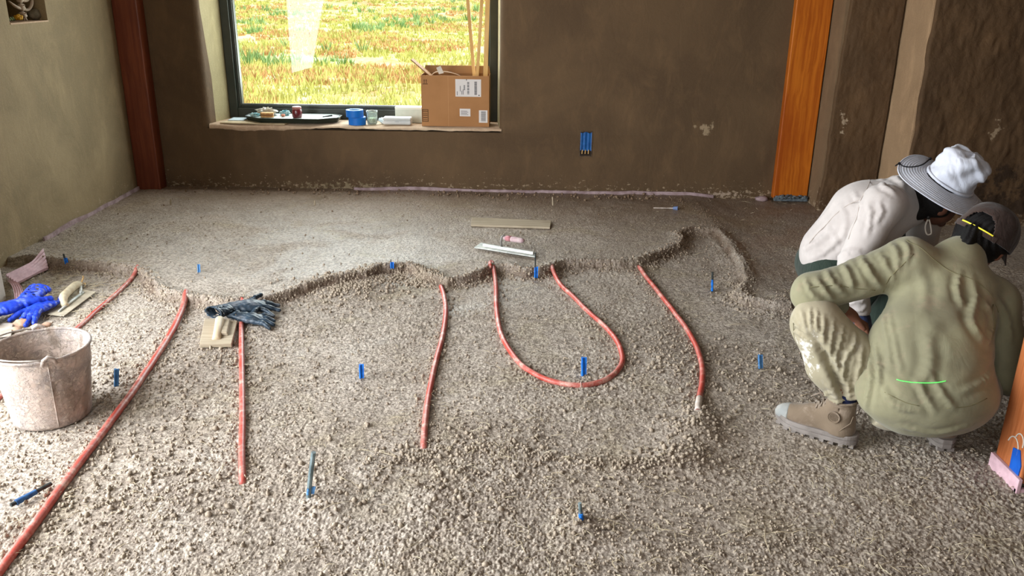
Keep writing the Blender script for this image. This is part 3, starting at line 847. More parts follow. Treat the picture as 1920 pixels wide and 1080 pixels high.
    v = np.stack([bx * ca - B[..., 1] * sa + x[:, None], bx * sa + B[..., 1] * ca + y[:, None], bz + z[:, None]], -1).reshape(-1, 3)
    f = (F_[None] + (np.arange(n) * len(base))[:, None, None]).reshape(-1, 3)
    o = np_mesh('earth_crumbs', v, f, m, smooth=True)
    tag(o, 'loose grey brown crumbs of earth scattered over the clay floor', 'earth', kind='stuff')
    # straw
    N = 3600
    py = 372 + (1100 - 372) * R.random(N); px = -20 + 1960 * R.random(N)
    d = np.stack([ray(a, b_) for a, b_ in zip(px, py)]); tt = -CH / d[:, 2]; gx = d[:, 0] * tt; gy = d[:, 1] * tt
    k = (R.random(N) < np.clip(0.4 + 2 * fbm(gx * 1.5, gy * 1.5, 3, 91) + 0.25 * (gx > 0.8), 0.08, 1)) & (gx > XL + .08) & (gy < YB - .05); gx = gx[k]; gy = gy[k]; n = len(gx)
    # a straw nest in the unfilled corner
    ex = P(90, 545, z=0)[:2]; nx_ = ex[0] + R.normal(0, .20, 420); ny_ = ex[1] + R.normal(0, .22, 420); kk = (nx_ > XL + .06)
    gx = np.concatenate([gx, nx_[kk]]); gy = np.concatenate([gy, ny_[kk]]); n = len(gx)
    L = 0.008 + 0.022 * R.random(n) ** 2.0 + (np.arange(n) > n - kk.sum()) * 0.02
    big = R.random(n) < 0.015; L = np.where(big, L + 0.035, L)
    a = R.random(n) * 2 * PI; w = 0.0007 + 0.0006 * R.random(n) + gy * 0.00005
    dx, dy = np.cos(a), np.sin(a); z = Hmacro(gx, gy) + 0.010 + 0.006 * R.random(n)
    bend = (R.random(n) - .5) * 0.5
    P0 = np.stack([gx - dx * L, gy - dy * L, z - .003], 1); P1 = np.stack([gx - dy * L * bend, gy + dx * L * bend, z + .003], 1); P2 = np.stack([gx + dx * L, gy + dy * L, z + (R.random(n) - .4) * .010], 1)
    o_ = np.stack([-dy * w, dx * w, 0 * w], 1); up = np.stack([0 * w, 0 * w, w], 1)
    v = np.stack([P0 - o_, P0 + o_, P1 - o_, P1 + o_, P1 + up * 1.5, P2 - o_ * .6, P2 + o_ * .6], 1).reshape(-1, 3)
    fq = np.array([(0, 1, 4), (0, 4, 2), (1, 3, 4), (2, 4, 5), (4, 6, 5), (3, 6, 4), (0, 2, 1), (1, 2, 3)])
    f = (fq[None] + (np.arange(n) * 7)[:, None, None]).reshape(-1, 3)
    o = np_mesh('straw_bits', v, f, mat('straw', (178, 166, 140), (150, 134, 108), 0.7, 20), smooth=False)
    tag(o, 'fine pale straw stalks strewn across the clay floor', 'straw', kind='stuff')
crumbs()

# ------------------------------------------------------------------ red heating pipes
def pipe_mat():
    m, t, b = newmat('red_pipe')
    pos = t.node('ShaderNodeTexCoord').outputs['Object']
    n = t.noise(pos, 26, 5, 0.75); n2 = t.noise(pos, 5, 3)
    c = t.mix(t.ramp(n2, 0.4, 0.6), lin((176, 70, 58)), lin((176, 94, 84)))
    dust = t.math('MULTIPLY', t.ramp(n, 0.46, 0.68), t.math('ADD', 0.25, t.ramp(n2, 0.35, 0.6)))
    c = t.mix(t.math('MULTIPLY', dust, 0.85), c, lin((206, 160, 146)))
    t.l.new(c, b.inputs['Base Color'])
    b.inputs['Roughness'].default_value = 0.42; b.inputs['Specular IOR Level'].default_value = 0.35
    return m
M_PIPE = pipe_mat()
M_DUSTW = mat('white_dust', (212, 200, 190), (190, 176, 164), 0.8, 40)
plabel = {'a': 'short red heating pipe crossing the straw corner behind the bucket',
          'b': 'longest red heating pipe running past the metal bucket to the picture corner',
          'c': 'straight red heating pipe coming out from beneath the dark gloves',
          'd': 'gently bent red heating pipe standing alone between glove pipe and looped pipe',
          'e': 'red heating pipe bent into a U shaped loop around a blue stake',
          'f': 'curved red heating pipe with white dusted end near the crouching person'}
for k, rad in (('a', .0105), ('b', .0135), ('c', .0115), ('d', .0115), ('e', .0115), ('f', .0115)):
    s = MB(); pts = PIPES[k]
    rr = [rad * 0.75] + [rad] * (len(pts) - 2) + [rad * 0.9]
    s.tube(pts, rr, 12)
    if k in 'ef':
        e = empty('heating_pipe', tuple(pts[0]), plabel[k], 'pipe', 'red heating pipes in the floor')
        obj('pipe_run', s, M_PIPE, e, smooth=True)
        if k == 'f':
            d = MB(); q = pts[-5:]; d.tube(q, [rad * 1.08] * len(q), 12); obj('dusted_end', d, M_DUSTW, e, smooth=True)
        else:
            i = int(np.argmin(pts[:, 1])); c = pts[i]; t_ = nrm(pts[i + 1] - pts[i - 1]); side = np.array([-t_[1], t_[0], 0])
            d = MB(); d.tube([c + side * (rad + .002) * math.cos(a) + np.array([0, 0, (rad + .002) * math.sin(a)]) for a in np.linspace(-0.4, PI + .5, 14)] + [c - side * 0.022 + np.array([0.004, 0, -.004]), c - side * 0.045 + np.array([0.002, 0, -.002])], 0.0013, 5)
            obj('wire_tie', d, M_DUSTW, e, smooth=True)
    else:
        o = obj('heating_pipe', s, M_PIPE, smooth=True); tag(o, plabel[k], 'pipe', 'red heating pipes in the floor')

# ------------------------------------------------------------------ marker stakes wrapped in blue tape
M_ROD = mat('dark_rod', (44, 50, 50), (70, 74, 72), 0.5, 60, metal=0.4)
M_GREYROD = mat('grey_green_tube', (84, 98, 100), (120, 134, 136), 0.55, 40)
M_TAPE = mat('stake_blue_tape', (30, 120, 214), (20, 96, 190), 0.5, 60, 0.2, 120, 0.001)
M_TAPEF = mat('stake_blue_tape_faded', (84, 134, 182), (62, 112, 164), 0.6, 60, 0.2, 120, 0.001)
def stake(base, top, tape, label, rod=M_ROD, tm=M_TAPE, r=0.004, tr=0.0075, flag=True):
    g = G(*base); zc = project(np.array(g))[2]
    tp = P(top[0], top[1], Y=g.y); hvec = Vector(tp) - g
    e = empty('marker_stake', tuple(g), label, 'stake', 'blue taped stakes in the floor')
    s = MB(); s.tube([g - Vector((0, 0, 0.012)), g + hvec * 0.5, g + hvec], [r, r, r * .95], 8); obj('rod', s, rod, e, smooth=False, auto=40)
    a, b = tape
    s = MB(); n = 6
    s.tube([g + hvec * (a + (b - a) * i / n) for i in range(n + 1)], [tr * (1 + 0.15 * math.sin(i * 2.1)) for i in range(n + 1)], 7, flat=0.6)
    if flag:
        m0 = g + hvec * a; m1 = g + hvec * b; w_ = Vector((tr * 1.9, -0.002, 0))
        s.add([m0, m0 + w_, m1 + w_ * 1.1 + hvec * 0.03, m1, m0 + Vector((0, 0.0015, 0)), m0 + w_ + Vector((0, .0015, 0)), m1 + w_ * 1.1 + hvec * .03 + Vector((0, .0015, 0)), m1 + Vector((0, .0015, 0))],
              [(0, 1, 2, 3), (7, 6, 5, 4), (0, 4, 5, 1), (1, 5, 6, 2), (2, 6, 7, 3), (3, 7, 4, 0)])
    obj('tape', s, tm, e, auto=60)
    return e
stake((126, 507), (119, 476), (0.0, 0.60), 'dark stake with blue tape beside the pink foam strip', r=.005)
stake((372, 511), (371, 495), (0.05, 0.95), 'tiny faded blue taped stake sunk in the pale packed layer', tm=M_TAPEF, r=.002, tr=.006)
stake((734, 514), (733, 486), (0.10, 0.72), 'thin blue taped stake on the crumbly middle edge of the layer', r=.0025)
stake((1003, 524), (1004, 474), (0.06, 0.46), 'tall two-pronged stake with blue tape beneath the magnesium float', r=.0035)
stake((1335, 547), (1336, 510), (0.05, 0.62), 'blue taped stake with black tip in the hollow near the white shirt person', r=.006, tr=.010, flag=False)
stake((1424, 693), (1423, 666), (0.10, 1.02), 'pale blue taped stake standing near the crouching person knee', tm=M_TAPEF, r=.003)
stake((1092, 706), (1092, 671), (0.05, 1.02), 'bright blue taped stake inside the loop of red pipe', r=.003, tr=.0085)
stake((676, 711), (675, 683), (0.08, 1.0), 'short blue taped stake between two straight red pipes', r=.003)
stake((216, 725), (216, 692), (0.05, 1.0), 'blue taped stake next to the metal bucket', tm=M_TAPEF, r=.003)
stake((577, 934), (588, 848), (0.10, 0.24), 'long grey tube stake with a scrap of blue tape at its foot', rod=M_GREYROD, tm=M_TAPEF, r=.0075, tr=.0095)
stake((1090, 974), (1087, 943), (0.02, 0.38), 'stubby grey stake with blue tape knot in crumbled earth', rod=M_GREYROD, r=.0055, tr=.0115, flag=False)
# the stake that has fallen over beside the long pipe
g0 = G(22, 956, .016); g1 = G(98, 917, .020)
e = empty('marker_stake', tuple(g0), 'fallen dark stake with blue tape lying beside the longest pipe', 'stake', 'blue taped stakes in the floor')
s = MB(); s.tube([g0, (g0 + g1) / 2, g1], .0065, 8); obj('rod', s, M_ROD, e, auto=40)
s = MB(); q0 = g0.lerp(g1, .12); q1 = g0.lerp(g1, .62); s.tube([q0, q0.lerp(q1, .5), q1], [.010, .009, .0085], 7); obj('tape', s, mat('stake_tape_dusty', (52, 96, 140), (36, 72, 118), 0.6, 60), e, auto=60)
g0 = G(1225, 392, .008); g1 = G(1262, 393, .010)
e = empty('marker_stake', tuple(g0), 'small dusty stake with faded blue tape lying near the window wall', 'stake', 'blue taped stakes in the floor')
s = MB(); s.tube([g0, g1], .004, 7); obj('rod', s, M_DUSTW, e, auto=40)
s = MB(); s.tube([g1, g1 + Vector((.03, -.01, .002))], [.011, .016], 7); obj('tape', s, mat('tape_pale', (118, 138, 176), (96, 112, 150), 0.6, 60), e, auto=60)
for (bx_, by_), (tx, ty), lb in (((1037, 385), (1036, 369), 'pale wooden peg upright near the wall beyond the board'), ((320, 384), (320, 373), 'pale wooden peg upright near the reddish corner post'), ((590, 385), (590, 376), 'pale wooden peg upright below the window sill')):
    g = G(bx_, by_); tp = Vector(P(tx, ty, Y=g.y)); s = MB(); s.tube([g - Vector((0, 0, .01)), g.lerp(tp, .5), tp], [.006, .0065, .005], 7)
    tag(obj('wooden_peg', s, M_PALEWOOD, auto=40), lb, 'peg', 'wooden pegs near the window wall')
# ------------------------------------------------------------------ board, float and trowels on the floor
def slab_px(px, dz, th):
    b = [G(x, y, dz) for x, y in px]; zz = sum(p.z for p in b) / 4
    nrm_ = Vector((0, 0, th))
    return [Vector((p.x, p.y, p.z * .3 + zz * .7)) for p in b], [Vector((p.x, p.y, p.z * .3 + zz * .7 + th)) for p in b]
s = MB(); lo_, hi_ = slab_px([(883, 426), (1031, 431), (1034, 418), (885, 412)], 0.004, .014); s.hexa(lo_ + hi_)
tag(obj('wooden_board', s, M_PALEWOOD, bevel=0.002), 'narrow bare wooden board lying on the packed floor near the wall', 'board')

M_MAG = mat('dusty_aluminium', (160, 164, 160), (192, 192, 184), 0.5, 30, 0.1, 80, metal=0.35)
M_PINKH = mat('pink_grey_handle', (176, 146, 150), (196, 176, 176), 0.6, 30, 0.1)
def mag_float():
    a0 = G(889, 469, .012); a1 = G(1003, 487, .012); b1 = G(1005, 478, .012); b0 = G(902, 460, .012)
    e = empty('magnesium_float', tuple(a0), 'long dusty aluminium float with pinkish handle on the packed floor', 'float')
    s = MB(); s.hexa([a0, a1, b1, b0] + [p + Vector((0, 0, .006)) for p in (a0, a1, b1, b0)])
    obj('blade', s, M_MAG, e, bevel=.002)
    s = MB(); m0 = a0.lerp(b0, .5); m1 = a1.lerp(b1, .5); d = (m1 - m0); n_ = d.cross(Vector((0, 0, 1))).normalized() * .012
    p0 = m0 + d * .10; p1 = m0 + d * .97
    s.hexa([p0 + n_, p1 + n_, p1 - n_, p0 - n_] + [q + Vector((0, 0, .020)) for q in (p0 + n_ * .6, p1 + n_ * .6, p1 - n_ * .6, p0 - n_ * .6)])
    obj('spine', s, M_MAG, e, bevel=.002)
    c = m0 + d * .42
    s = MB(); s.tube([c + Vector((0, 0, .018)), c + Vector((-.004, 0, .05)), c + Vector((0.0, 0, .078)), c + Vector((.018, 0, .086))], [.007, .006, .006, .008], 8)
    obj('handle_post', s, mat('handle_post_grey', (120, 116, 112), (150, 146, 140), 0.5, metal=.4), e, smooth=True)
    hd = d.normalized()
    s = MB(); q = c + Vector((0.012, 0, .072)); s.tube([q, q + hd * .02, q + hd * .08, q + hd * .115, q + hd * .13], [.010, .018, .019, .018, .012], 12, flat=.85)
    obj('handle', s, M_PINKH, e, smooth=True)
    s = MB(); s.tube([q + hd * .018, q + hd * .05], [.0188, .0196], 12, flat=.85); obj('grip_band', s, mat('faded_red_grip', (170, 104, 110), (180, 126, 130), .6), e, smooth=True)
mag_float()

def finish_trowel():
    cs = [G(90, 595, .012), G(121, 598, .012), G(181, 553, .014), G(148, 548, .016)]
    e = empty('finishing_trowel', tuple(cs[0]), 'clay-covered steel trowel with pale curved handle beside the blue gloves', 'trowel')
    s = MB(); s.hexa(cs + [p + Vector((0, 0, .004)) for p in cs]); obj('blade', s, mat('clay_steel', (182, 172, 152), (160, 150, 132), .6, 20, .1, 60), e, bevel=.0012)
    m0 = cs[0].lerp(cs[1], .5); m1 = cs[3].lerp(cs[2], .5)
    s = MB(); s.tube([m0.lerp(m1, .10) + Vector((0, 0, .008)), m0.lerp(m1, .5) + Vector((0, 0, .010)), m0.lerp(m1, .88) + Vector((0, 0, .008))], [.005, .009, .005], 8); obj('tang_bar', s, M_MAG, e, smooth=True)
    hp = [Vector(P(123, 574, Y=m0.y + .10)), Vector(P(118, 565, Y=m0.y + .12)), Vector(P(120, 555, Y=m0.y + .17)), Vector(P(130, 545, Y=m0.y + .26)), Vector(P(142, 535, Y=m0.y + .36)), Vector(P(151, 533, Y=m0.y + .44))]
    s = MB(); s.tube([p.tolist() for p in map(np.array, spline([np.array(p) for p in hp], 4))], [.016] * 4 + [.020] * 13 + [.019, .017, .015, .011], 14)
    obj('handle', s, mat('pale_clay_handle', (206, 194, 166), (188, 172, 142), .7, 20, .2, 40), e, smooth=True)
    for h_, q_ in ((hp[0], .32), (hp[-1], .80)):
        s = MB(); s.tube([h_, m0.lerp(m1, q_) + Vector((0, 0, .012))], [.008, .007], 8); obj('shank', s, M_MAG, e, smooth=True)
    s = MB(); q = hp[-1]; s.tube([q, q + Vector((.01, .02, .03)), q + Vector((.02, .0, .045))], .003, 6); s.tube([q, q + Vector((.03, -.01, .01)), q + Vector((.035, -.03, -.02))], .003, 6)
    obj('hanging_cord', s, M_STICK, e, smooth=True)
finish_trowel()

def wood_float():
    cs = [G(375, 655, .008), G(435, 655, .008), G(446, 612, .010), G(385, 607, .010)]
    zz = sum(c.z for c in cs) / 4
    for c in cs: c.z = zz
    e = empty('wooden_float', tuple(cs[0]), 'wooden hand float with round pale handle under the dark gloves', 'float')
    s = MB(); s.hexa(cs + [p + Vector((0, 0, .018)) for p in cs]); obj('board', s, M_PALEWOOD, e, bevel=.002)
    m0 = cs[0].lerp(cs[1], .5); m1 = cs[3].lerp(cs[2], .5)
    s = MB(); s.hexa([m0.lerp(m1, .32) + Vector((.012, 0, .018)), m0.lerp(m1, .32) + Vector((.05, 0, .018)), m0.lerp(m1, .9) + Vector((.05, 0, .018)), m0.lerp(m1, .9) + Vector((.012, 0, .018)),
              m0.lerp(m1, .32) + Vector((.018, 0, .034)), m0.lerp(m1, .32) + Vector((.044, 0, .034)), m0.lerp(m1, .9) + Vector((.044, 0, .034)), m0.lerp(m1, .9) + Vector((.018, 0, .034))]); obj('handle_base', s, M_PALEWOOD, e, bevel=.004)
    h0 = Vector(P(406, 636, Y=m0.y + .05)); h1 = Vector(P(412, 600, Y=m0.lerp(m1, .8).y))
    s = MB(); s.tube([h0 - (h1 - h0) * .03, h0, h0.lerp(h1, .5), h1, h1 + Vector((.0, .015, -.02)), h1 + Vector((.0, .02, -.05))], [.013, .019, .019, .020, .019, .016], 14)
    obj('handle', s, mat('turned_handle', (216, 196, 164), (196, 176, 146), .5, 10), e, smooth=True)
wood_float()

# wooden handled tool half under the blue gloves, at the frame's edge
g0 = G(-30, 618, .02); g1 = G(22, 588, .03)
e = empty('hand_trowel', tuple(g0), 'dirty hand tool with wooden handle lying in front of the blue gloves', 'trowel')
s = MB(); s.tube([g0, g0.lerp(g1, .5) + Vector((0, 0, .01)), g1], [.015, .013, .009], 10); obj('handle', s, mat('grubby_wood', (128, 112, 92), (150, 134, 112), .7, 20), e, smooth=True)
cs = [G(-20, 640, .012), G(22, 636, .012), G(26, 612, .012), G(4, 612, .012)]
s = MB(); s.hexa(cs + [p + Vector((0, 0, .006)) for p in cs]); obj('blade', s, mat('clay_grey', (176, 168, 158), (158, 146, 132), .7, 20), e, bevel=.002)
for i, (x, y, rx) in enumerate([(42, 612, .03), (70, 617, .02), (88, 612, .017), (30, 622, .02)]):
    g = G(x, y); s = MB(); s.ball((g.x, g.y, g.z + rx * .5), (rx * 1.3, rx, rx * .7), 10, 7, jit=.15)
    tag(obj('earth_clod', s, mat('pinkish_clod', (170, 140, 118), (150, 118, 98), .9, 40, .4, 90), smooth=True),
        ['largest pinkish clod between blue gloves and bucket rim', 'middle pinkish clod between blue gloves and bucket rim', 'clod of pinkish earth nearest the clay-covered trowel', 'small pinkish clod touching the dirty hand tool blade'][i], 'clod', 'pinkish clods behind the bucket')

# ------------------------------------------------------------------ bucket
def bucket():
    g = G(103, 778); c = Vector((g.x - .005, g.y, H(g.x, g.y) + .006))
    e = empty('metal_bucket', tuple(c), 'clay-crusted galvanized metal bucket with wire handle standing on the floor', 'bucket')
    m, t, b = newmat('crusted_galvanized')
    pos = t.node('ShaderNodeTexCoord').outputs['Object']
    n = t.noise(pos, 9, 6, .7, .5); n2 = t.noise(pos, 46, 6, .7); n3 = t.noise(t.scaled(pos, (1, 1, .3)), 12, 3)
    cc = t.mix(t.ramp(n, .36, .6), lin((150, 140, 134)), lin((196, 178, 166)))
    cc = t.mix(t.math('MULTIPLY', t.ramp(n2, .5, .66), .75), cc, lin((208, 194, 180)))
    cc = t.mix(t.math('MULTIPLY', t.ramp(n3, .58, .7), .6), cc, lin((132, 114, 96)))
    t.l.new(cc, b.inputs['Base Color']); b.inputs['Roughness'].default_value = .62; b.inputs['Metallic'].default_value = .12
    t.l.new(t.bump(t.ramp(n2, .45, .62), .7, .005, t.bump(n, .4, .006)), b.inputs['Normal'])
    R0, R1, Hh = .128, .160, .268
    prof = []
    for i in range(30):
        z = Hh * i / 29; r = R0 + (R1 - R0) * (z / Hh)
        for zz in (.195, .215): r += .0035 * math.exp(-((z - zz) / .005) ** 2)
        r += .002 * math.exp(-((z - .03) / .005) ** 2)
        prof.append((r, z))
    outer = [(0.0, 0.008), (R0 - .006, .008), (R0 - .004, 0)] + prof
    inner = [(r - .003, z) for r, z in prof[::-1] if z > .05]
    inner += [(R0 + .006, .055), (.07, .065), (0, .06)]
    s = MB(); s.lathe([(r, z) for r, z in outer + inner], 64, Matrix.Translation(c)); obj('body', s, m, e, smooth=True)
    s = MB(); rr = .0055
    s.lathe([(R1 + rr * math.cos(a), Hh + rr * math.sin(a)) for a in np.linspace(0, 2 * PI, 8, endpoint=False)], 64, Matrix.Translation(c), loop=True); obj('rim', s, m, e, smooth=True)
    mud = mat('bucket_mud', (120, 104, 84), (148, 130, 106), .85, 14, .8, 30, .02)
    s = MB(); s.lathe([(R0 + .006, .07), (.10, .085), (.05, .074), (0, .08)], 40, Matrix.Translation(c)); obj('mud', s, mud, e, smooth=True)
    # seam with folded lip
    fd = Vector(P(92, 690, Y=c.y - .15)) - c; ang = math.atan2(fd.y, fd.x)
    a = ang; s = MB(); s.tube([c + Vector(((R0 + (R1 - R0) * q + .001) * math.cos(a + .0), (R0 + (R1 - R0) * q + .001) * math.sin(a), Hh * q)) for q in np.linspace(.02, .97, 10)], .0022, 6); obj('side_seam', s, m, e, smooth=True)
    # handle ears and bail lying along the rim
    wire = mat('bail_wire', (188, 182, 176), (150, 140, 130), .5, 30, metal=.5)
    for k, q in enumerate((ang + .02, ang + PI - .1)):
        s = MB(); b0 = c + Vector((R1 * math.cos(q), R1 * math.sin(q), Hh)); nn = Vector((math.cos(q), math.sin(q), 0)); tt = Vector((-math.sin(q), math.cos(q), 0))
        s.tube([b0 - tt * .022 + Vector((0, 0, -.014)), b0 - tt * .016 + Vector((0, 0, .006)) + nn * .004, b0 + Vector((0, 0, .016)) + nn * .004, b0 + tt * .016 + Vector((0, 0, .006)) + nn * .004, b0 + tt * .022 + Vector((0, 0, -.014))], [.006, .007, .0075, .007, .006], 8)
        obj('ear', s, m, e, smooth=True)
    pts = []
    q0, q1 = ang - .05, ang - PI + .02
    for i in range(25):
        f = i / 24; a = q0 + (q1 - q0) * f
        rr = R1 + .004 + .006 * math.sin(PI * f)
        pts.append(c + Vector((rr * math.cos(a), rr * math.sin(a), Hh + .006 + .014 * math.sin(PI * f) ** .5)))
    s = MB(); s.tube(pts, .0032, 8); obj('bail_handle', s, wire, e, smooth=True)
bucket()

# ------------------------------------------------------------------ gloves (palm, five fingers, open cuff)
def glove(name, wrist, palm, tips, thumb, cuff, m, label, rp=.042, rf=.0115, flat=.5, cuffr=.05, lift=0.02, group='work gloves on the floor', h=.0032, dark=None):
    """all points are world vectors; tips run index to little finger"""
    W, Pm, C = map(np.array, (wrist, palm, cuff)); T = [np.array(t) for t in tips]; Th = np.array(thumb)
    ax = nrm(Pm - W); side = nrm(np.cross(ax, (0, 0, 1))); up = np.cross(side, ax)
    R = np.stack([ax, side, up], 1); L = np.linalg.norm(Pm - W)
    allp = [W, Pm, C, Th] + T
    lo, hi = bounds(allp, cuffr + .02)
    roots = []
    tmean = sum(T) / 4
    lat = nrm(T[0] - T[3]); 
    for i in range(4): roots.append(Pm + ax * .012 + lat * (.027 - .018 * i))
    def f(p):
        d = el(p, Pm - ax * L * .3, (L * .95, rp, rp * flat), R)
        q = (p - W) @ R
        cu = rc(p * 1.0, W, C, rp * .62, cuffr * .8)
        ca = nrm(C - W); cs_ = nrm(np.cross(ca, (0, 0, 1))); cup = np.cross(cs_, ca); Rc = np.stack([ca, cs_, cup], 1)
        c2 = (p - (W + C) / 2) @ Rc; Lc = np.linalg.norm(C - W) / 2
        tt = np.clip((c2[:, 0] + Lc) / (2 * Lc), 0, 1); wy = rp * .72 + (cuffr - rp * .72) * tt; wz = wy * flat * .9
        rad = np.sqrt((c2[:, 1] / wy) ** 2 + (c2[:, 2] / wz) ** 2)
        cu = np.maximum((rad - 1) * np.minimum(wy, wz), np.abs(c2[:, 0]) - Lc)
        d = smin(.02, d, cu)
        for i in range(4):
            mid = (roots[i] + T[i]) / 2 + up * .010
            d = smin(.006, d, chain(p, [roots[i] - ax * .02, roots[i], mid, T[i]], [rf * 1.05, rf * 1.1, rf * 1.08, rf * .85]))
        tr_ = Pm - ax * L * .35 + nrm(Th - Pm) * rp * .5
        d = smin(.012, d, chain(p, [tr_, (tr_ + Th) / 2 + up * .006, Th], [rf * 1.5, rf * 1.2, rf * .9]))
        # hollow cuff
        inner = np.maximum((rad - 0.86) * np.minimum(wy, wz), -(c2[:, 0] + Lc * .2)); inner = np.maximum(inner, c2[:, 0] - Lc * 1.4)
        d = np.maximum(d, -inner)
        return d + .0016 * np.sin(p[:, 0] * 160 + 3 * np.sin(p[:, 1] * 90)) * np.sin(p[:, 1] * 130)
    v, q = surface_nets(f, lo, hi, h)
    v = relax(v, q, 1)
    o = np_mesh(name, v, q, m); tag(o, label, 'glove', group)
    return o
def rub(name, c1, c2, c3=None, dust=.3):
    m, t, b = newmat(name)
    pos = t.node('ShaderNodeTexCoord').outputs['Object']
    n = t.noise(pos, 18, 5, .7)
    c = t.mix(t.ramp(n, .4, .6), lin(c1), lin(c2)); c = t.mix(t.math('MULTIPLY', t.ramp(t.noise(pos, 11, 6, .75), .5, .66), dust), c, lin(c3 or (150, 150, 160)))
    t.l.new(c, b.inputs['Base Color']); b.inputs['Roughness'].default_value = .45; b.inputs['Specular IOR Level'].default_value = .35
    t.l.new(t.bump(t.noise(pos, 60, 4, .6), .2, .003), b.inputs['Normal'])
    return m
M_BLUEG = rub('blue_rubber', (34, 68, 188), (20, 48, 160), (112, 128, 200), .75)
M_DARKG = rub('dark_blue_rubber', (46, 62, 76), (30, 42, 52), (120, 122, 126), .7)
def gl(x, y, dz): return G(x, y, dz)
glove('rubber_glove', gl(42, 594, .062), gl(2, 602, .055), [gl(-44, 608, .03), gl(-46, 616, .03), gl(-42, 624, .025), gl(-30, 632, .02)], gl(100, 582, .062), gl(82, 571, .085), M_BLUEG,
      'bright blue rubber glove lying behind with its wide cuff open', cuffr=.060, rp=.055, rf=.014, flat=.5)
glove('rubber_glove', gl(94, 585, .040), gl(73, 594, .042), [gl(19, 606, .014), gl(34, 614, .012), gl(49, 614, .012), gl(65, 611, .012)], gl(52, 586, .045), gl(114, 574, .038), M_BLUEG,
      'bright blue rubber glove in front with four fingers curled down', cuffr=.030, rp=.046, rf=.0125, flat=.45)
glove('rubber_glove', gl(440, 594, .05), gl(478, 591, .045), [gl(512, 580, .03), gl(523, 584, .03), gl(524, 591, .025), gl(514, 600, .02)], gl(492, 577, .05), gl(402, 610, .062), M_DARKG,
      'dark blue grey glove draped over the round float handle', cuffr=.055, rp=.055, rf=.0105, flat=.55)
glove('rubber_glove', gl(458, 607, .035), gl(480, 610, .03), [gl(509, 602, .02), gl(514, 608, .018), gl(514, 615, .016), gl(506, 621, .014)], gl(486, 597, .05), gl(436, 604, .045), M_DARKG,
      'dusty dark glove partly beneath the other dark glove', cuffr=.042, rp=.042, rf=.0105, flat=.5)

# ------------------------------------------------------------------ pink foam sill strips
def ridged(path, width, up, th=.006, n=6, m=M_FOAMPINK, parent=None, name='foam_strip', label=None, side=None):
    path = spline(path, 6); k = 4 * n + 1; vs = []; fs = []
    for i, p in enumerate(path):
        sd = np.array(side[0]) * (1 - i / (len(path) - 1)) + np.array(side[1]) * (i / (len(path) - 1)); sd = nrm(sd)
        t_ = nrm(path[min(i + 1, len(path) - 1)] - path[max(i - 1, 0)]); nn = nrm(np.cross(sd, t_));
        if nn @ np.array(up) < 0: nn = -nn
        for j in range(k):
            vs.append(p + sd * width * (j / (k - 1) - .5) + nn * (th * (.6 + .4 * math.cos(j / (k - 1) * 2 * PI * n))))
        for j in range(k): vs.append(p + sd * width * (j / (k - 1) - .5) - nn * th * .3)
    for i in range(len(path) - 1):
        a = i * 2 * k; b = a + 2 * k
        for j in range(k - 1):
            fs.append((a + j, a + j + 1, b + j + 1, b + j)); fs.append((a + k + j + 1, a + k + j, b + k + j, b + k + j + 1))
        fs.append((a, b, b + k, a + k)); fs.append((a + k - 1, a + 2 * k - 1, b + 2 * k - 1, b + k - 1))
    e = (len(path) - 1) * 2 * k
    for a in (0, e):
        for j in range(k - 1): fs.append((a + j, a + k + j, a + k + j + 1, a + j + 1))
    s = MB(); s.add(vs, fs); o = obj(name, s, m, parent, auto=45)
    if label: tag(o, label, 'foam strip', 'pink foam edge strips')
    return o
def ridged2(U, Lw, n, th, label):
    U = spline(U, 6); Lw = spline(Lw, 6); k = 6 * n + 1; vs = []; m = len(U)
    for i in range(m):
        t_ = nrm(U[min(i + 1, m - 1)] - U[max(i - 1, 0)]); sd = nrm(Lw[i] - U[i]); nn = nrm(np.cross(t_, sd))
        if nn @ (CAM - U[i]) < 0: nn = -nn
        for j in range(k):
            f = j / (k - 1); vs.append(U[i] * (1 - f) + Lw[i] * f + nn * (th * (.5 + .5 * math.cos(f * 2 * PI * n)) + .002))
        for j in range(k):
            f = j / (k - 1); vs.append(U[i] * (1 - f) + Lw[i] * f - nn * .003)
    fs = []
    for i in range(m - 1):
        a = i * 2 * k; b = a + 2 * k
        for j in range(k - 1):
            fs.append((a + j, a + j + 1, b + j + 1, b + j)); fs.append((a + k + j + 1, a + k + j, b + k + j, b + k + j + 1))
        fs.append((a, b, b + k, a + k)); fs.append((a + k - 1, a + 2 * k - 1, b + 2 * k - 1, b + k - 1))
    for a in (0, (m - 1) * 2 * k):
        for j in range(k - 1): fs.append((a + j, a + k + j, a + k + j + 1, a + j + 1))
    s = MB(); s.add(vs, fs); o = obj('foam_strip', s, mat('ridged_pink_foam', (206, 172, 178), (190, 156, 162), .6, 30, .1, 80), auto=60)
    tag(o, label, 'foam strip', 'pink foam edge strips')
g3 = lambda x, y, dz: np.array(G(x, y, dz))
ridged2([g3(86, 490, .035), g3(66, 503, .040), g3(42, 519, .045), g3(14, 533, .045)], [g3(92, 508, .012), g3(74, 518, .018), g3(56, 529, .022), g3(34, 540, .022)], 5, .009, 'ridged pink foam strip slumped across the corner floor by the trim')
ridged2([g3(16, 536, .030), g3(24, 548, .035), g3(29, 562, .030), g3(30, 578, .012)], [g3(32, 541, .030), g3(42, 550, .035), g3(48, 566, .030), g3(46, 580, .012)], 4, .006, 'short folded end of pink foam strip above the blue gloves')
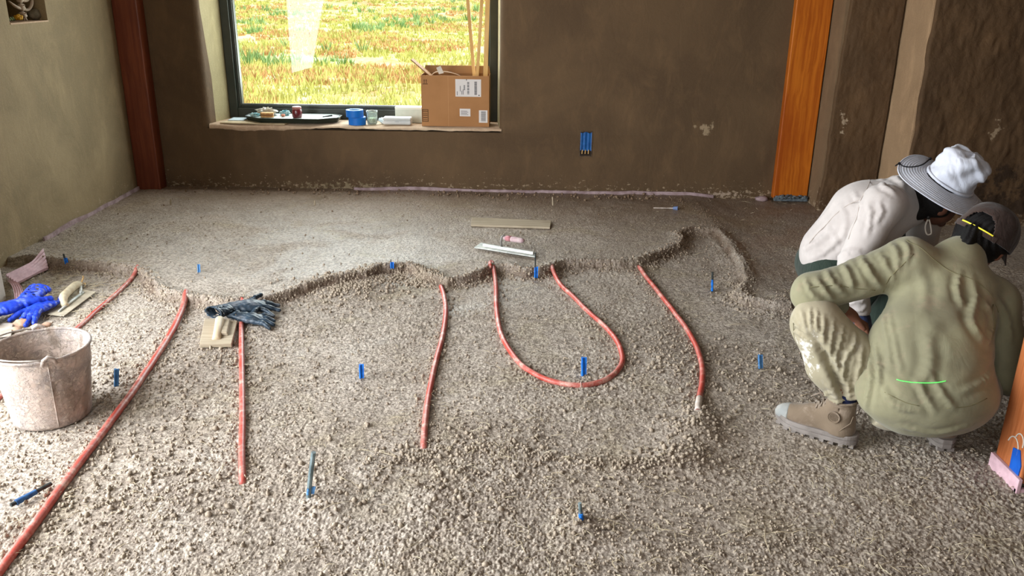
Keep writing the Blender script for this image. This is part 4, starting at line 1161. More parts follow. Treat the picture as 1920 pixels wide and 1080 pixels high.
def wall_strip(x0, y0, x1, y1, nrmv, z0, hs, label, steps=40):
    vs = []; fs = []
    for i in range(steps + 1):
        f = i / steps; x = x0 + (x1 - x0) * f; y = y0 + (y1 - y0) * f
        g_ = H(x, y); wv = .004 * math.sin(i * 1.3) + .006 * math.sin(i * .37); hh = hs * (.75 + .5 * (vnoise(np.array([i * .23]), np.array([1.]), 4)[0]))
        a = np.array([x, y, g_ - .01]) + np.array(nrmv) * (.004 + wv * .3)
        vs += [a, a + np.array(nrmv) * .010, a + np.array(nrmv) * .010 + np.array([0, 0, hh + .01]), a + np.array([0, 0, hh + .01])]
    for i in range(steps):
        a = 4 * i
        for k in range(4): fs.append((a + k, a + (k + 1) % 4, a + 4 + (k + 1) % 4, a + 4 + k))
    fs += [(3, 2, 1, 0), (4 * steps, 4 * steps + 1, 4 * steps + 2, 4 * steps + 3)]
    s = MB(); s.add(vs, fs); tag(obj('foam_strip', s, mat('lilac_foam', (172, 150, 152), (140, 118, 118), .8, 18), auto=60), label, 'foam strip', 'pink foam edge strips')
wall_strip(-1.25, YB - .012, 1.42, YB - .012, (0, -1, 0), 0, .022, 'thin lilac foam strip edging the floor below the window wall')
wall_strip(XL + .012, 4.72, XL + .012, 6.02, (1, 0, 0), 0, .026, 'thin lilac foam strip edging the floor along the olive wall', 30)
s = MB(); s.ball((1.77, YB - .05, H(1.77, 6.05) + .015), (.05, .03, .022), 12, 8, jit=.12); tag(obj('crumpled_foam', s, mat('lilac_scrap', (170, 146, 146), (130, 110, 112), .7, 20), smooth=True), 'crumpled scrap of lilac foam beside the orange post foot', 'foam scrap')
# ------------------------------------------------------------------ things on the window sill
ZS = 0.502
def S(px, py, Y): return Vector(P(px, py, Y=Y))
def box_kraft():
    yf, yb = 6.20, 6.40; x0, x1, z0 = S(791, 228, yf).x, S(917, 230, yf).x, ZS + .002
    z1 = S(850, 142, yf).z
    e = empty('cardboard_box', ((x0 + x1) / 2, (yf + yb) / 2, z0), 'open brown cardboard box with white labels on the window sill', 'box')
    kr = mat('kraft_card', (170, 122, 78), (158, 112, 70), .8, 3, .05, 90); ki = mat('kraft_inside', (136, 98, 62), None, .85)
    t = .004
    for a, b, mm in (((x0, yf, z0), (x1, yf + t, z1), kr), ((x0, yf + t, z0), (x0 + t, yb, z1), kr), ((x1 - t, yf + t, z0), (x1, yb, z1), kr), ((x0 + t, yb - t, z0), (x1 - t, yb, z1), ki), ((x0 + t, yf + t, z0), (x1 - t, yb - t, z0 + t), kr)):
        s = MB(); s.bb(a, b); obj('side_panel', s, mm, e, bevel=.001)
    # flaps: rear one standing, side one tipped out over the left
    s = MB(); r0 = S(796, 133, yb); s.hexa([Vector((x0, yb, z1)), Vector((x1, yb, z1)), Vector((x1, yb - t, z1)), Vector((x0, yb - t, z1)), Vector((x0 + .01, yb + .02, z1 + .052)), Vector((x1 - .01, yb + .02, z1 + .052)), Vector((x1 - .01, yb + .02 - t, z1 + .052)), Vector((x0 + .01, yb + .02 - t, z1 + .052))]); obj('flap', s, ki, e)
    f0 = S(770, 113, yf + .06); s = MB()
    a = Vector((x0 + .06, yf + .05, z1 - .015)); b = Vector((x0 + .06, yb - .04, z1 - .015)); c = Vector((f0.x, yb - .02, f0.z)); d = Vector((f0.x, yf + .06, f0.z))
    s.hexa([a, d, c, b] + [q + Vector((.003, 0, .006)) for q in (a, d, c, b)]); obj('flap', s, ki, e)
    wl_ = mat('label_paper', (214, 208, 204), None, .6); ink = mat('label_ink', (70, 68, 72), None, .7); bk = mat('box_print', (84, 56, 36), None, .8)
    def lab(px0, py0, px1, py1, marks, tilt=0):
        p0 = S(px0, py1, yf); p1 = S(px1, py0, yf)
        s = MB(); s.bb((p0.x, yf - .0012, p0.z), (p1.x, yf, p1.z)); L = obj('label', s, wl_, e)
        s = MB(); W = p1.x - p0.x; Hh = p1.z - p0.z
        for u0, v0, u1, v1 in marks: s.bb((p0.x + W * u0, yf - .0020, p0.z + Hh * v0), (p0.x + W * u1, yf - .0012, p0.z + Hh * v1))
        obj('printing', s, ink, L)['kind'] = 'stuff'
    bars = [(.46, .14 + .06 * i, .54, .14 + .06 * i + (.036 if i % 3 else .022)) for i in range(12)]
    bars += [(.74, .12 + .07 * i, .84, .12 + .07 * i + .045) for i in range(11)] + [(.32, .38 + .05 * i, .38, .41 + .05 * i) for i in range(6)]
    bars += [(.24, .12, .26, .34), (.29, .12, .31, .42), (.18, .30, .20, .62), (.06, .08, .08, .3), (.90, .05, .94, .12), (.42, .93, .45, 1.0)]
    lab(854, 149, 902, 181, bars)
    lab(862, 204, 882, 218, [(.12, .2 + .16 * i, .8 - .1 * (i % 2), .25 + .16 * i) for i in range(4)])
    lab(898, 207, 914, 230, [(.25, .12 + .05 * i, .80, .12 + .05 * i + (.034 if i % 2 else .018)) for i in range(16)])
    s = MB()
    for cx in (795.3, 799.2):                               # the two this-way-up arrows over a bar
        q = S(cx, 153, yf); s.bb((q.x - .0022, yf - .001, q.z - .012), (q.x + .0022, yf, q.z + .010))
        s.add([(q.x - .006, yf - .001, q.z + .008), (q.x + .006, yf - .001, q.z + .008), (q.x, yf - .001, q.z + .017), (q.x - .006, yf, q.z + .008), (q.x + .006, yf, q.z + .008), (q.x, yf, q.z + .017)], [(0, 1, 2), (5, 4, 3), (0, 3, 4, 1), (1, 4, 5, 2), (2, 5, 3, 0)])
    a = S(792.5, 158, yf); b = S(802, 156.8, yf); s.bb((a.x, yf - .001, a.z), (b.x, yf, b.z)); obj('arrow_mark', s, bk, e)
    a = S(792, 228, yf); b = S(803, 205, yf)
    s = MB(); W = b.x - a.x; Hh = b.z - a.z
    for q0, q1, q2, q3 in ((0, 0, .1, 1), (.9, 0, 1, 1), (0, 0, 1, .05), (0, .95, 1, 1), (.1, .82, .9, .88), (.15, .3, .85, .36), (.15, .5, .85, .56), (.15, .66, .85, .70), (.15, .14, .85, .18)):
        s.bb((a.x + W * q0, yf - .001, a.z + Hh * q1), (a.x + W * q2, yf, a.z + Hh * q3))
    obj('crate_mark', s, bk, e)
    a = S(841, 230, yf); s = MB(); s.bb((a.x - .001, yf - .0006, z0 + .002), (a.x + .001, yf, z1 - .002)); obj('joint_line', s, mat('card_joint', (188, 142, 98), None, .8), e)
    return x0, x1, z1, yf, yb
bx0, bx1, bz1, byf, byb = box_kraft()
def stick(px0, py0, px1, py1, y0, y1, wd, lb, dp=.012):
    a = S(px0, py0, y0); b = S(px1, py1, y1); s = MB()
    s.hexa([a + Vector((-wd, -dp, 0)), a + Vector((wd, -dp, 0)), a + Vector((wd, dp, 0)), a + Vector((-wd, dp, 0)), b + Vector((-wd, -dp, 0)), b + Vector((wd, -dp, 0)), b + Vector((wd, dp, 0)), b + Vector((-wd, dp, 0))])
    tag(obj('wooden_stick', s, M_STICK), lb, 'stick', 'wooden strips standing in the box')
stick(896, 222, 875, -25, 6.30, 6.38, .012, 'wooden strip leaning away to one side in the box, crossing behind another')
stick(890, 222, 905, -25, 6.25, 6.36, .011, 'wooden strip in the box that crosses in front of the leaning one')
stick(908, 222, 915, -25, 6.27, 6.37, .016, 'widest upright wooden strip in the box nearest the window frame')
# pale cable and tag sticking out of the box
s = MB(); c = [S(805, 150, 6.27), S(812, 138, 6.27), S(824, 134, 6.27), S(845, 136, 6.28), S(862, 142, 6.30), S(870, 152, 6.3)]
s.tube(spline([np.array(p) for p in c], 4), .0035, 6); e = empty('cable_loop', tuple(c[0]), 'pale cable loop with white tag peeking out of the cardboard box', 'cable')
obj('cable', s, mat('beige_cable', (200, 176, 148), None, .5), e, smooth=True)
s = MB(); a, b, c2, d = S(818, 127, 6.262), S(826, 123.5, 6.262), S(832, 137, 6.262), S(823, 139, 6.262); s.hexa([a, d, c2, b] + [q + Vector((0, .002, 0)) for q in (a, d, c2, b)]); obj('paper_tag', s, M_WHITE, e)

def tray():
    c0 = S(548, 222, 6.20); xa = S(459, 205, 6.30).x; xb = S(637, 215, 6.28).x; yf, yb = 6.165, 6.455
    e = empty('plant_tray', ((xa + xb) / 2, 6.29, ZS), 'dark green octagonal plastic tray holding lunch things on the window sill', 'tray')
    W = xb - xa; z0 = ZS + .010
    def oct_(i, zz):
        cx, cy = (xa + xb) / 2, (yf + yb) / 2; a, b = W / 2 - i, (yb - yf) / 2 - i
        return [(cx + x * a, cy + y * b, zz) for x, y in ((-1, -.2), (-.62, -1), (.62, -1), (1, -.35), (1, .45), (.8, 1), (-.75, 1), (-1, .6))]
    rings = [oct_(.022, z0), oct_(0.004, z0 + .030), oct_(0, z0 + .036), oct_(.010, z0 + .036), oct_(.016, z0 + .030), oct_(.06, z0 + .028)]
    s = MB(); v = [p for r in rings for p in r]; fs = []
    for i in range(5):
        for k in range(8): fs.append((i * 8 + k, i * 8 + (k + 1) % 8, (i + 1) * 8 + (k + 1) % 8, (i + 1) * 8 + k))
    fs.append(tuple(range(8))[::-1]); fs.append(tuple(range(40, 48)))
    s.add(v, fs); obj('tray_body', s, mat('tray_green', (48, 54, 44), (36, 42, 34), .45, 10), e, bevel=.002)
    s = MB(); s.prism([(x, y) for x, y, z in oct_(.022, 0)], z0 + .0305, z0 + .033); obj('tray_liner', s, mat('liner_pale', (176, 190, 186), (196, 204, 198), .4, 14), e)
    return z0 + .034
tz = tray()
def crumple(name, c, r, m, label, cat, seed=0, n=16, k=11, amp=.35):
    s = MB(); random.seed(seed); s.ball(c, r, n, k, jit=amp); tag(obj(name, s, m), label, cat)
p = S(498, 200, 6.33); crumple('crumpled_wrapper', (p.x, 6.33, tz + .022), (.072, .04, .034), mat('clear_wrap', (206, 200, 186), (160, 150, 128), .2, 24, spec=.6), 'crumpled clear plastic wrap on the green tray', 'wrapper', 3)
p = S(478, 206, 6.27); crumple('crumpled_wrapper', (p.x, 6.26, tz + .012), (.030, .022, .014), mat('blue_wrap', (120, 178, 188), (180, 200, 196), .35, 40), 'small crumpled pale blue wrapper beside the sandwich on the tray', 'wrapper', 5)
p = S(532, 197, 6.33); crumple('crumpled_wrapper', (p.x, 6.34, tz + .016), (.038, .024, .020), mat('teal_wrap', (88, 160, 176), (170, 190, 186), .35, 40), 'crumpled teal wrapper behind the dark red jar', 'wrapper', 8)
p = S(530, 203, 6.27); crumple('dried_fruit', (p.x, 6.27, tz + .010), (.016, .014, .010), mat('peach_pink', (214, 146, 118), (196, 120, 96), .5, 40), 'small peach coloured snack piece next to the sandwich', 'snack', 9, amp=.2)
def sandwich():
    a = S(494, 205, 6.22); c = Vector((a.x + .02, 6.235, tz)); e = empty('sandwich', tuple(c), 'small toasted sandwich at the edge of the green tray', 'sandwich')
    cr = mat('toast_crust', (206, 160, 104), (178, 126, 74), .8, 40, .3, 90)
    out = [(.052 * math.cos(t) * (1 if abs(math.cos(t)) < .9 else .95), .028 * math.sin(t)) for t in np.linspace(0, 2 * PI, 22, endpoint=False)]
    for nm, z0, z1, mm, sc in (('bread_slice', 0, .013, cr, 1), ('filling', .013, .020, mat('filling_dark', (118, 74, 44), (150, 98, 60), .6, 50), .93), ('bread_slice', .020, .034, cr, 1)):
        s = MB(); s.prism([(x * sc, y * sc) for x, y in out], z0, z1, Matrix.Translation(c)); obj(nm, s, mm, e, bevel=.003)
sandwich()
def jar():
    c = S(557, 213, 6.24); c = Vector((c.x, 6.24, tz)); e = empty('jam_jar', tuple(c), 'squat dark red jar standing on the green tray', 'jar')
    s = MB(); s.lathe([(0, 0), (.030, 0), (.036, .006), (.037, .030), (.036, .052), (.031, .062), (.030, .064), (0, .064)], 28, Matrix.Translation(c)); obj('jar_body', s, mat('dark_red_content', (112, 34, 40), (92, 24, 32), .25, 12, spec=.6), e, smooth=True)
    s = MB(); s.lathe([(0, .062), (.033, .062), (.0335, .066), (.033, .076), (.031, .079), (0, .079)], 28, Matrix.Translation(c)); obj('lid', s, mat('rosy_lid', (176, 120, 110), (150, 90, 84), .35, 20), e, smooth=True)
jar()
s = MB(); a = S(617, 207, 6.27); s.tube([Vector((a.x - .05, 6.26, tz + .004)), Vector((a.x, 6.275, tz + .010)), Vector((a.x + .02, 6.28, tz + .012))], [.004, .006, .007], 7); tag(obj('black_clip', s, mat('black_plastic', (28, 28, 30), None, .4), smooth=True), 'small black clip lying on the pale tray liner', 'clip')
def tape_roll(cx, cy_px, y, z0, hh, r, lb):
    c = S(cx, cy_px, y); c = Vector((c.x, y, z0)); e = empty('tape_roll', tuple(c), lb, 'tape', 'blue tape rolls on the sill')
    s = MB(); s.lathe([(r, 0), (r, hh), (r * .72, hh), (r * .72, 0)], 36, Matrix.Translation(c), loop=True); obj('tape_winding', s, mat('tape_roll_blue', (16, 100, 190), (22, 112, 204), .5, 10), e, auto=40)
    s = MB(); s.lathe([(r * .72, .0005), (r * .72, hh - .0005), (r * .66, hh - .0005), (r * .66, .0005)], 36, Matrix.Translation(c), loop=True); obj('core', s, mat('tape_core', (150, 176, 200), None, .6), e, auto=40)
tape_roll(670, 230, 6.235, ZS + .002, .054, .063, 'lower blue tape roll of the pair standing on the sill')
tape_roll(665, 212, 6.235, ZS + .058, .050, .063, 'upper blue tape roll stacked on the other roll')
def glass():
    c = S(697, 228, 6.24); c = Vector((c.x, 6.26, ZS + .002)); e = empty('drinking_glass', tuple(c), 'ribbed clear glass jar beside the blue tape rolls', 'glass')
    m, t, b = newmat('clear_glass'); b.inputs['Base Color'].default_value = (.86, .95, .9, 1); b.inputs['Roughness'].default_value = .08; b.inputs['Transmission Weight'].default_value = .85; b.inputs['IOR'].default_value = 1.3
    s = MB(); s.lathe([(0, 0), (.034, 0), (.037, .01), (.037, .075), (.041, .080), (.041, .098), (.0375, .098), (.034, .075), (.033, .012), (0, .008)], 24, Matrix.Translation(c)); obj('glass_body', s, m, e, smooth=True)
    s = MB()
    for k in range(16):
        a = 2 * PI * k / 16; s.tube([c + Vector((.0372 * math.cos(a), .0372 * math.sin(a), .012)), c + Vector((.0372 * math.cos(a), .0372 * math.sin(a), .07))], .0018, 5)
    q = obj('ribs', s, m, e)
    s = MB(); s.lathe([(0, .009), (.032, .011), (.033, .045), (0, .043)], 20, Matrix.Translation(c)); obj('liquid', s, mat('pale_greenish', (196, 206, 172), (176, 188, 150), .3, 30), e, smooth=True)
glass()
def rbox(name, px0, px1, y, d, z0, h_, m, lb, cat, bev=.012):
    a = S(px0, 225, y).x; b = S(px1, 225, y).x; s = MB(); s.bb((a, y, z0), (b, y + d, z0 + h_)); o = obj(name, s, m, bevel=bev, segs=4, smooth=False)
    for p in o.data.polygons: p.use_smooth = False
    tag(o, lb, cat); return o
def case():
    a = S(717, 228, 6.19).x; b = S(771, 228, 6.19).x; y = 6.19; c = ((a + b) / 2, y + .05)
    e = empty('glasses_case', (c[0], c[1], ZS), 'white rounded case lying on the sill between glass and box', 'case')
    wm = mat('case_white', (214, 214, 210), (196, 198, 196), .4, 6)
    s = MB(); s.bb((a, y, ZS + .008), (b, y + .09, ZS + .042)); obj('case_base', s, wm, e, bevel=.014, segs=4)
    s = MB(); s.bb((a + .002, y + .002, ZS + .040), (b - .002, y + .088, ZS + .060)); obj('case_lid', s, wm, e, bevel=.009, segs=4)
    s = MB(); s.bb(((a + b) / 2 - .015, y - .001, ZS + .028), ((a + b) / 2 + .015, y + .003, ZS + .033)); obj('clasp', s, mat('clasp_grey', (170, 172, 172), None, .3), e)
case()
s = MB(); a = S(706, 214, 6.24).x; random.seed(2); s.ball((a + .04, 6.30, ZS + .022), (.036, .03, .022), 12, 8, jit=.3); tag(obj('paper_tissue', s, mat('tissue_blueish', (190, 206, 212), (214, 220, 220), .7, 20)), 'crumpled pale tissue behind the white rounded case', 'tissue')
s = MB(); a = S(741, 200, 6.36).x; b = S(792, 200, 6.36).x
s.bb((a, 6.34, ZS), (b + .05, 6.42, ZS + .115)); o = obj('plastic_container', s, mat('container_white', (196, 200, 184), (214, 214, 200), .4, 6), bevel=.008, segs=3); tag(o, 'cream plastic container standing behind the white case by the window', 'container')
s = MB(); s.bb((a + .0, 6.335, ZS + .100), (b + .05, 6.425, ZS + .118)); e_ = obj('lid', s, mat('container_lid', (224, 224, 210), None, .4), o, world=True, bevel=.004)
# pale scrap card and board at the sill's end
s = MB(); a0, a1 = S(414, 222, 6.20).x, S(520, 229, 6.18).x; s.hexa([Vector((a0, 6.17, ZS + .002)), Vector((a1 + .06, 6.145, ZS + .002)), Vector((a1 + .1, 6.30, ZS + .002)), Vector((a0 + .03, 6.34, ZS + .002)), Vector((a0, 6.17, ZS + .011)), Vector((a1 + .06, 6.145, ZS + .011)), Vector((a1 + .1, 6.30, ZS + .011)), Vector((a0 + .03, 6.34, ZS + .011))])
tag(obj('plywood_offcut', s, mat('ply_pale', (190, 172, 140), (176, 156, 124), .8, 20), bevel=.001), 'thin plywood offcut under the tray at the end of the sill', 'board')
s = MB(); a0, a1 = S(429, 214, 6.28).x, S(458, 214, 6.28).x; s.bb((a0, 6.25, ZS + .012), (a1, 6.38, ZS + .017)); tag(obj('notepad', s, mat('pad_bluish', (186, 198, 202), None, .6)), 'pale bluish notepad lying on the plywood offcut', 'paper')

# ------------------------------------------------------------------ outlet box in the back wall
def outlet():
    x0, x1 = S(1088, 270, YB).x, S(1109, 270, YB).x; z1, z0 = S(1098, 247, YB).z, S(1098, 292, YB).z
    e = empty('outlet_box', ((x0 + x1) / 2, YB, z0), 'recessed outlet box covered with blue tape in the brown wall', 'outlet')
    dk = mat('outlet_rim', (58, 44, 32), (92, 76, 58), .8, 60)
    s = MB(); w_ = .006
    for a, b in (((x0 - w_, YB - .004, z0 - w_), (x0, YB + .002, z1 + w_)), ((x1, YB - .004, z0 - w_), (x1 + w_, YB + .002, z1 + w_)), ((x0, YB - .004, z0 - w_), (x1, YB + .002, z0)), ((x0, YB - .004, z1), (x1, YB + .002, z1 + w_))): s.bb(a, b)
    obj('box_rim', s, dk, e)
    s = MB(); s.bb((x0, YB - .001, z0), (x1, YB + .001, z1)); obj('box_back', s, mat('outlet_dark', (44, 34, 26), None, .9), e)
    s = MB(); n = 10; vs = []; W = x1 - x0; z2 = z0 + (z1 - z0) * .22
    for j in (0, 1):
        for i in range(n + 1):
            x = x0 + W * i / n; vs.append((x, YB - .004 - .003 * math.sin(i * 1.9), (z2 + .004 * math.sin(i * 1.7)) if j == 0 else z1 - .006 - .004 * math.sin(i)))
    vs2 = [(x, y + .0015, z) for x, y, z in vs]; k = n + 1
    fs = [(i, i + 1, k + i + 1, k + i) for i in range(n)] + [(2 * k + i + 1, 2 * k + i, 3 * k + i, 3 * k + i + 1) for i in range(n)]
    s.add(vs + vs2, fs); obj('blue_tape', s, mat('outlet_tape', (28, 92, 156), (18, 72, 130), .55, 30), e)
    s = MB()
    for i in range(3): s.tube([(x0 + W * (.2 + .28 * i), YB - .008, z2 + .006), (x0 + W * (.18 + .28 * i), YB - .010, z0 + .016)], .0035, 6)
    obj('wire_ends', s, M_STICK, e)
outlet()

# ------------------------------------------------------------------ the little niche
def niche():
    bone = mat('old_bone', (178, 160, 140), (150, 130, 110), .7, 14, .2, 30)
    def N(px, py, dx=-.08): return np.array(P(px, py, X=XL + dx))
    zf = 1.258
    e = empty('animal_spine', tuple(N(47, 38)), 'weathered animal backbone with curved ribs standing in the wall niche', 'bones')
    base = N(45, 40, -.075); base[2] = zf
    sp = [base + np.array([0, 0, .03]), base + np.array([0, -.005, .08]), base + np.array([-.0, -.012, .16]), base + np.array([0, -.015, .30])]
    for i in range(7):
        q = np.array(sp[0]) + (np.array(sp[3]) - sp[0]) * (i / 6.2)
        s = MB(); s.ball(q, (.020, .024, .021), 10, 7, jit=.16); s.tube([q, q + np.array([.022, 0, .012])], [.007, .003], 6)
        obj('vertebra', s, bone, e, smooth=True)
    for i, z in enumerate((.035, .085, .14, .20)):
        q = np.array(sp[0]) + np.array([0, -.003 - .02 * z, z])
        s = MB(); s.tube(spline([q, q + np.array([.01, .05, -.006]), q + np.array([.02, .085, .03]), q + np.array([.02, .09, .075])], 4), [.009] * 9 + [.008, .007, .005, .003], 7); obj('rib', s, bone, e, smooth=True)
        s = MB(); s.tube(spline([q, q + np.array([.0, -.05, .012]), q + np.array([-.01, -.10, .045])], 4), [.009] * 6 + [.007, .006, .004], 7); obj('rib', s, bone, e, smooth=True)
    s = MB(); s.tube([base + np.array([0, 0, .03]), base + np.array([.01, .012, .0])], [.010, .006], 6); s.tube([base + np.array([0, 0, .03]), base + np.array([.01, -.012, .0])], [.006, .004], 6); obj('bone_foot', s, bone, e, smooth=True)
    q = N(67, 37, -.07); s = MB(); s.ball((q[0], q[1], zf + .030), (.038, .045, .034), 12, 8, jit=.10); tag(obj('grey_stone', s, mat('grey_olive_stone', (110, 104, 88), (140, 132, 116), .8, 30), smooth=True), 'rounded grey stone behind the backbone in the wall niche', 'stone')
    q = N(84, 37, -.045); s = MB(); s.tube(spline([np.array([q[0], q[1] - .03, zf + .006]), np.array([q[0], q[1], zf + .050]), np.array([q[0], q[1] + .028, zf + .034]), np.array([q[0], q[1] + .032, zf + .006])], 4), .008, 7); tag(obj('curved_bone', s, bone, smooth=True), 'curved loose bone at the niche edge beside the stone', 'bones')
    e = empty('dried_flower', tuple(N(32, 42, -.05)), 'small dried flower with yellow head lying in the wall niche', 'flower')
    q = N(36, 40, -.05); q[2] = zf; s = MB()
    for i in range(9): a = 2 * PI * i / 9; s.ball((q[0] + .014 * math.cos(a), q[1] + .016 * math.sin(a), zf + .016 + .008 * (i % 2)), .010, 7, 5)
    s.ball((q[0], q[1], zf + .026), .014, 8, 6); obj('flower_head', s, mat('dry_yellow', (206, 160, 44), (178, 124, 30), .7, 60), e, smooth=True)
    s = MB()
    for i in range(8): s.ball((q[0] - .01, q[1] - .03 - .008 * i, zf + .010 + .005 * (i % 3)), (.008, .012, .007), 6, 4)
    obj('flower_leaves', s, mat('dry_leaf', (96, 104, 56), (70, 76, 40), .8, 60), e, smooth=True)
niche()
# ------------------------------------------------------------------ people
def cloth(name, c1, c2, c3=None, scale=5, rough=.85, weave=900, amt=.5, stain=None, wr=.35):
    m, t, b = newmat(name)
    pos = t.node('ShaderNodeTexCoord').outputs['Object']
    c = t.mix(t.ramp(t.noise(pos, scale, 4, .6), .38, .64), lin(c1), lin(c2))
    if c3: c = t.mix(t.math('MULTIPLY', t.ramp(t.noise(pos, 11, 6, .75, .5), .52, .68), amt), c, lin(c3))
    t.l.new(c, b.inputs['Base Color']); b.inputs['Roughness'].default_value = rough; b.inputs['Sheen Weight'].default_value = .15
    b.inputs['Specular IOR Level'].default_value = .2
    wv = t.noise(t.scaled(pos, (1, 1, .55)), 13, 4, .55, 1.4)
    wv = t.math('ABSOLUTE', t.math('SUBTRACT', wv, .5))
    bm = t.bump(t.math('POWER', t.math('ADD', wv, .01), .5), wr, .02)
    t.l.new(t.bump(t.noise(pos, weave, 2, .5), .2, .0012, bm), b.inputs['Normal'])
    return m
M_SKIN = mat('skin', (142, 96, 76), (126, 82, 64), .5, 14, .1, 120, .001)
M_SKIND = mat('skin_tanned', (96, 60, 46), (82, 50, 38), .5, 14, .1, 120, .001)
M_SAGE = cloth('sage_shirt', (140, 136, 108), (126, 122, 98), (148, 132, 110), wr=.08)
M_KHAKI = cloth('khaki_trousers', (164, 154, 130), (150, 142, 118), (182, 176, 162), wr=.08)
M_GREYWHITE = cloth('white_sun_shirt', (188, 180, 176), (176, 168, 164), None, wr=.08)
M_GREEN = cloth('dark_green_trousers', (40, 52, 44), (30, 40, 34), None)
M_NAVYG = rub('navy_rubber', (52, 62, 92), (40, 48, 76), (110, 112, 126), .4)
M_HAT = cloth('pale_hat_fabric', (196, 198, 208), (184, 188, 200), None, weave=500, wr=.15)
M_BOOT = cloth('boot_canvas', (122, 106, 88), (112, 96, 80), (168, 152, 136), rough=.8, weave=1200, amt=.5, wr=.12)
M_RUB = mat('boot_rubber', (118, 110, 104), (140, 132, 126), .65, 20, .1, 120)
M_TOE = mat('toe_rubber', (136, 138, 136), (158, 156, 150), .6, 20)
M_NAVY = mat('navy_sock', (24, 32, 66), (18, 24, 52), .9, 60, .3, 300, .001)
M_HAIR = mat('black_hair', (12, 10, 10), (20, 17, 17), .55, 90, .7, 160, .004, stretch=(1, 1, 4), spec=.2)
M_CAPB = cloth('brown_cap', (60, 45, 39), (50, 37, 32), None, wr=.35)

def frame_from(up, toward):
    up = nrm(up); y = nrm(np.asarray(toward) - up * np.dot(toward, up)); x = np.cross(y, up)
    return np.stack([x, y, up], 1)               # columns right, forward, up
def head_sdf(p, c, R, s=1.0):
    q = (p - np.asarray(c)) @ R / s
    d = el(q, (0, -.012, .028), (.076, .096, .092))
    d = smin(.03, d, el(q, (0, .028, -.045), (.056, .062, .066)))
    d = smin(.008, d, rc(q, (0, .088, .012), (0, .108, -.022), .009, .015))
    d = smin(.008, d, el(q, (0, .082, -.058), (.025, .014, .010)))
    d = smin(.01, d, el(q, (0, .074, -.090), (.024, .020, .018)))
    for sx in (-1, 1):
        d = smin(.006, d, el(q, (sx * .078, -.005, -.008), (.010, .020, .032)))
        e_ = np.linalg.norm(q - np.array([sx * .030, .092, .006]), axis=1) - .015
        d = np.maximum(d, -e_); d = np.minimum(d, np.linalg.norm(q - np.array([sx * .030, .076, .006]), axis=1) - .013)
        d = smin(.01, d, rc(q, (sx * .014, .086, .028), (sx * .046, .076, .026), .008, .007))
    return d * s
def cat_mesh(parts):
    vs, qs, n = [], [], 0
    for v, q in parts: vs.append(v); qs.append(q + n); n += len(v)
    return np.vstack(vs), np.vstack(qs)
def surf_samples(v, n, poly, step=4.0):
    pr = project(v); out = []
    front = ((CAM - v) * n).sum(1) > 0
    L = []
    for a, b in zip(poly[:-1], poly[1:]):
        d = math.hypot(b[0] - a[0], b[1] - a[1]); k = max(1, int(d / step))
        L += [(a[0] + (b[0] - a[0]) * i / k, a[1] + (b[1] - a[1]) * i / k) for i in range(k)]
    L.append(poly[-1]); last = None
    for x, y in L:
        d2 = (pr[:, 0] - x) ** 2 + (pr[:, 1] - y) ** 2; c = np.where(front & (d2 < 36))[0]
        if len(c) == 0: continue
        zmin = pr[c, 2].min(); c = c[pr[c, 2] < zmin + .02]; i = c[np.argmin(d2[c])]
        out.append((v[i], n[i]))
    return out
def smooth_curve(poly): return [tuple(q) for q in spline([np.array(p, float) for p in poly], 5)]
def add_folds(v, q, folds):
    n = vnormals(v, q); d_all = np.zeros(len(v))
    for poly, amp, wd in folds:
        S_ = surf_samples(v, n, smooth_curve(poly))
        if len(S_) < 2: continue
        pts = np.array([s[0] for s in S_]); lo, hi = pts.min(0) - wd * 4, pts.max(0) + wd * 4
        idx = np.where(((v > lo) & (v < hi)).all(1))[0]
        if len(idx) == 0: continue
        D = np.linalg.norm(v[idx][:, None, :] - pts[None], axis=2); j = D.argmin(1); d = D.min(1)
        f = j / max(1, len(pts) - 1); tap = np.clip(np.sin(np.pi * np.clip(f * .9 + .05, 0, 1)) * 1.4, 0.15, 1)
        d_all[idx] += amp * tap * (np.exp(-(d / wd) ** 2) - .55 * np.exp(-((d - 2.0 * wd) / wd) ** 2))
    return v + n * d_all[:, None]
def seam(name, v, q, poly, r, m, parent, lift=.0006):
    n = vnormals(v, q); S_ = surf_samples(v, n, smooth_curve(poly), 5)
    pts = [s[0] + s[1] * lift for s in S_]
    if len(pts) < 3: return
    pts = np.array(pts)
    for _ in range(2): pts[1:-1] = .5 * pts[1:-1] + .25 * (pts[:-2] + pts[2:])
    s = MB(); s.tube(pts, r, 5); return obj(name, s, m, parent, smooth=True)
def wr(p, a, f, s=0.0):       # low cloth unevenness added to a distance field
    return a * (np.sin(p[:, 0] * f + 2.1 * np.sin(p[:, 2] * f * .6 + s)) * np.sin(p[:, 2] * f * .8 + 1.7 * np.sin(p[:, 1] * f * .7 + s)))
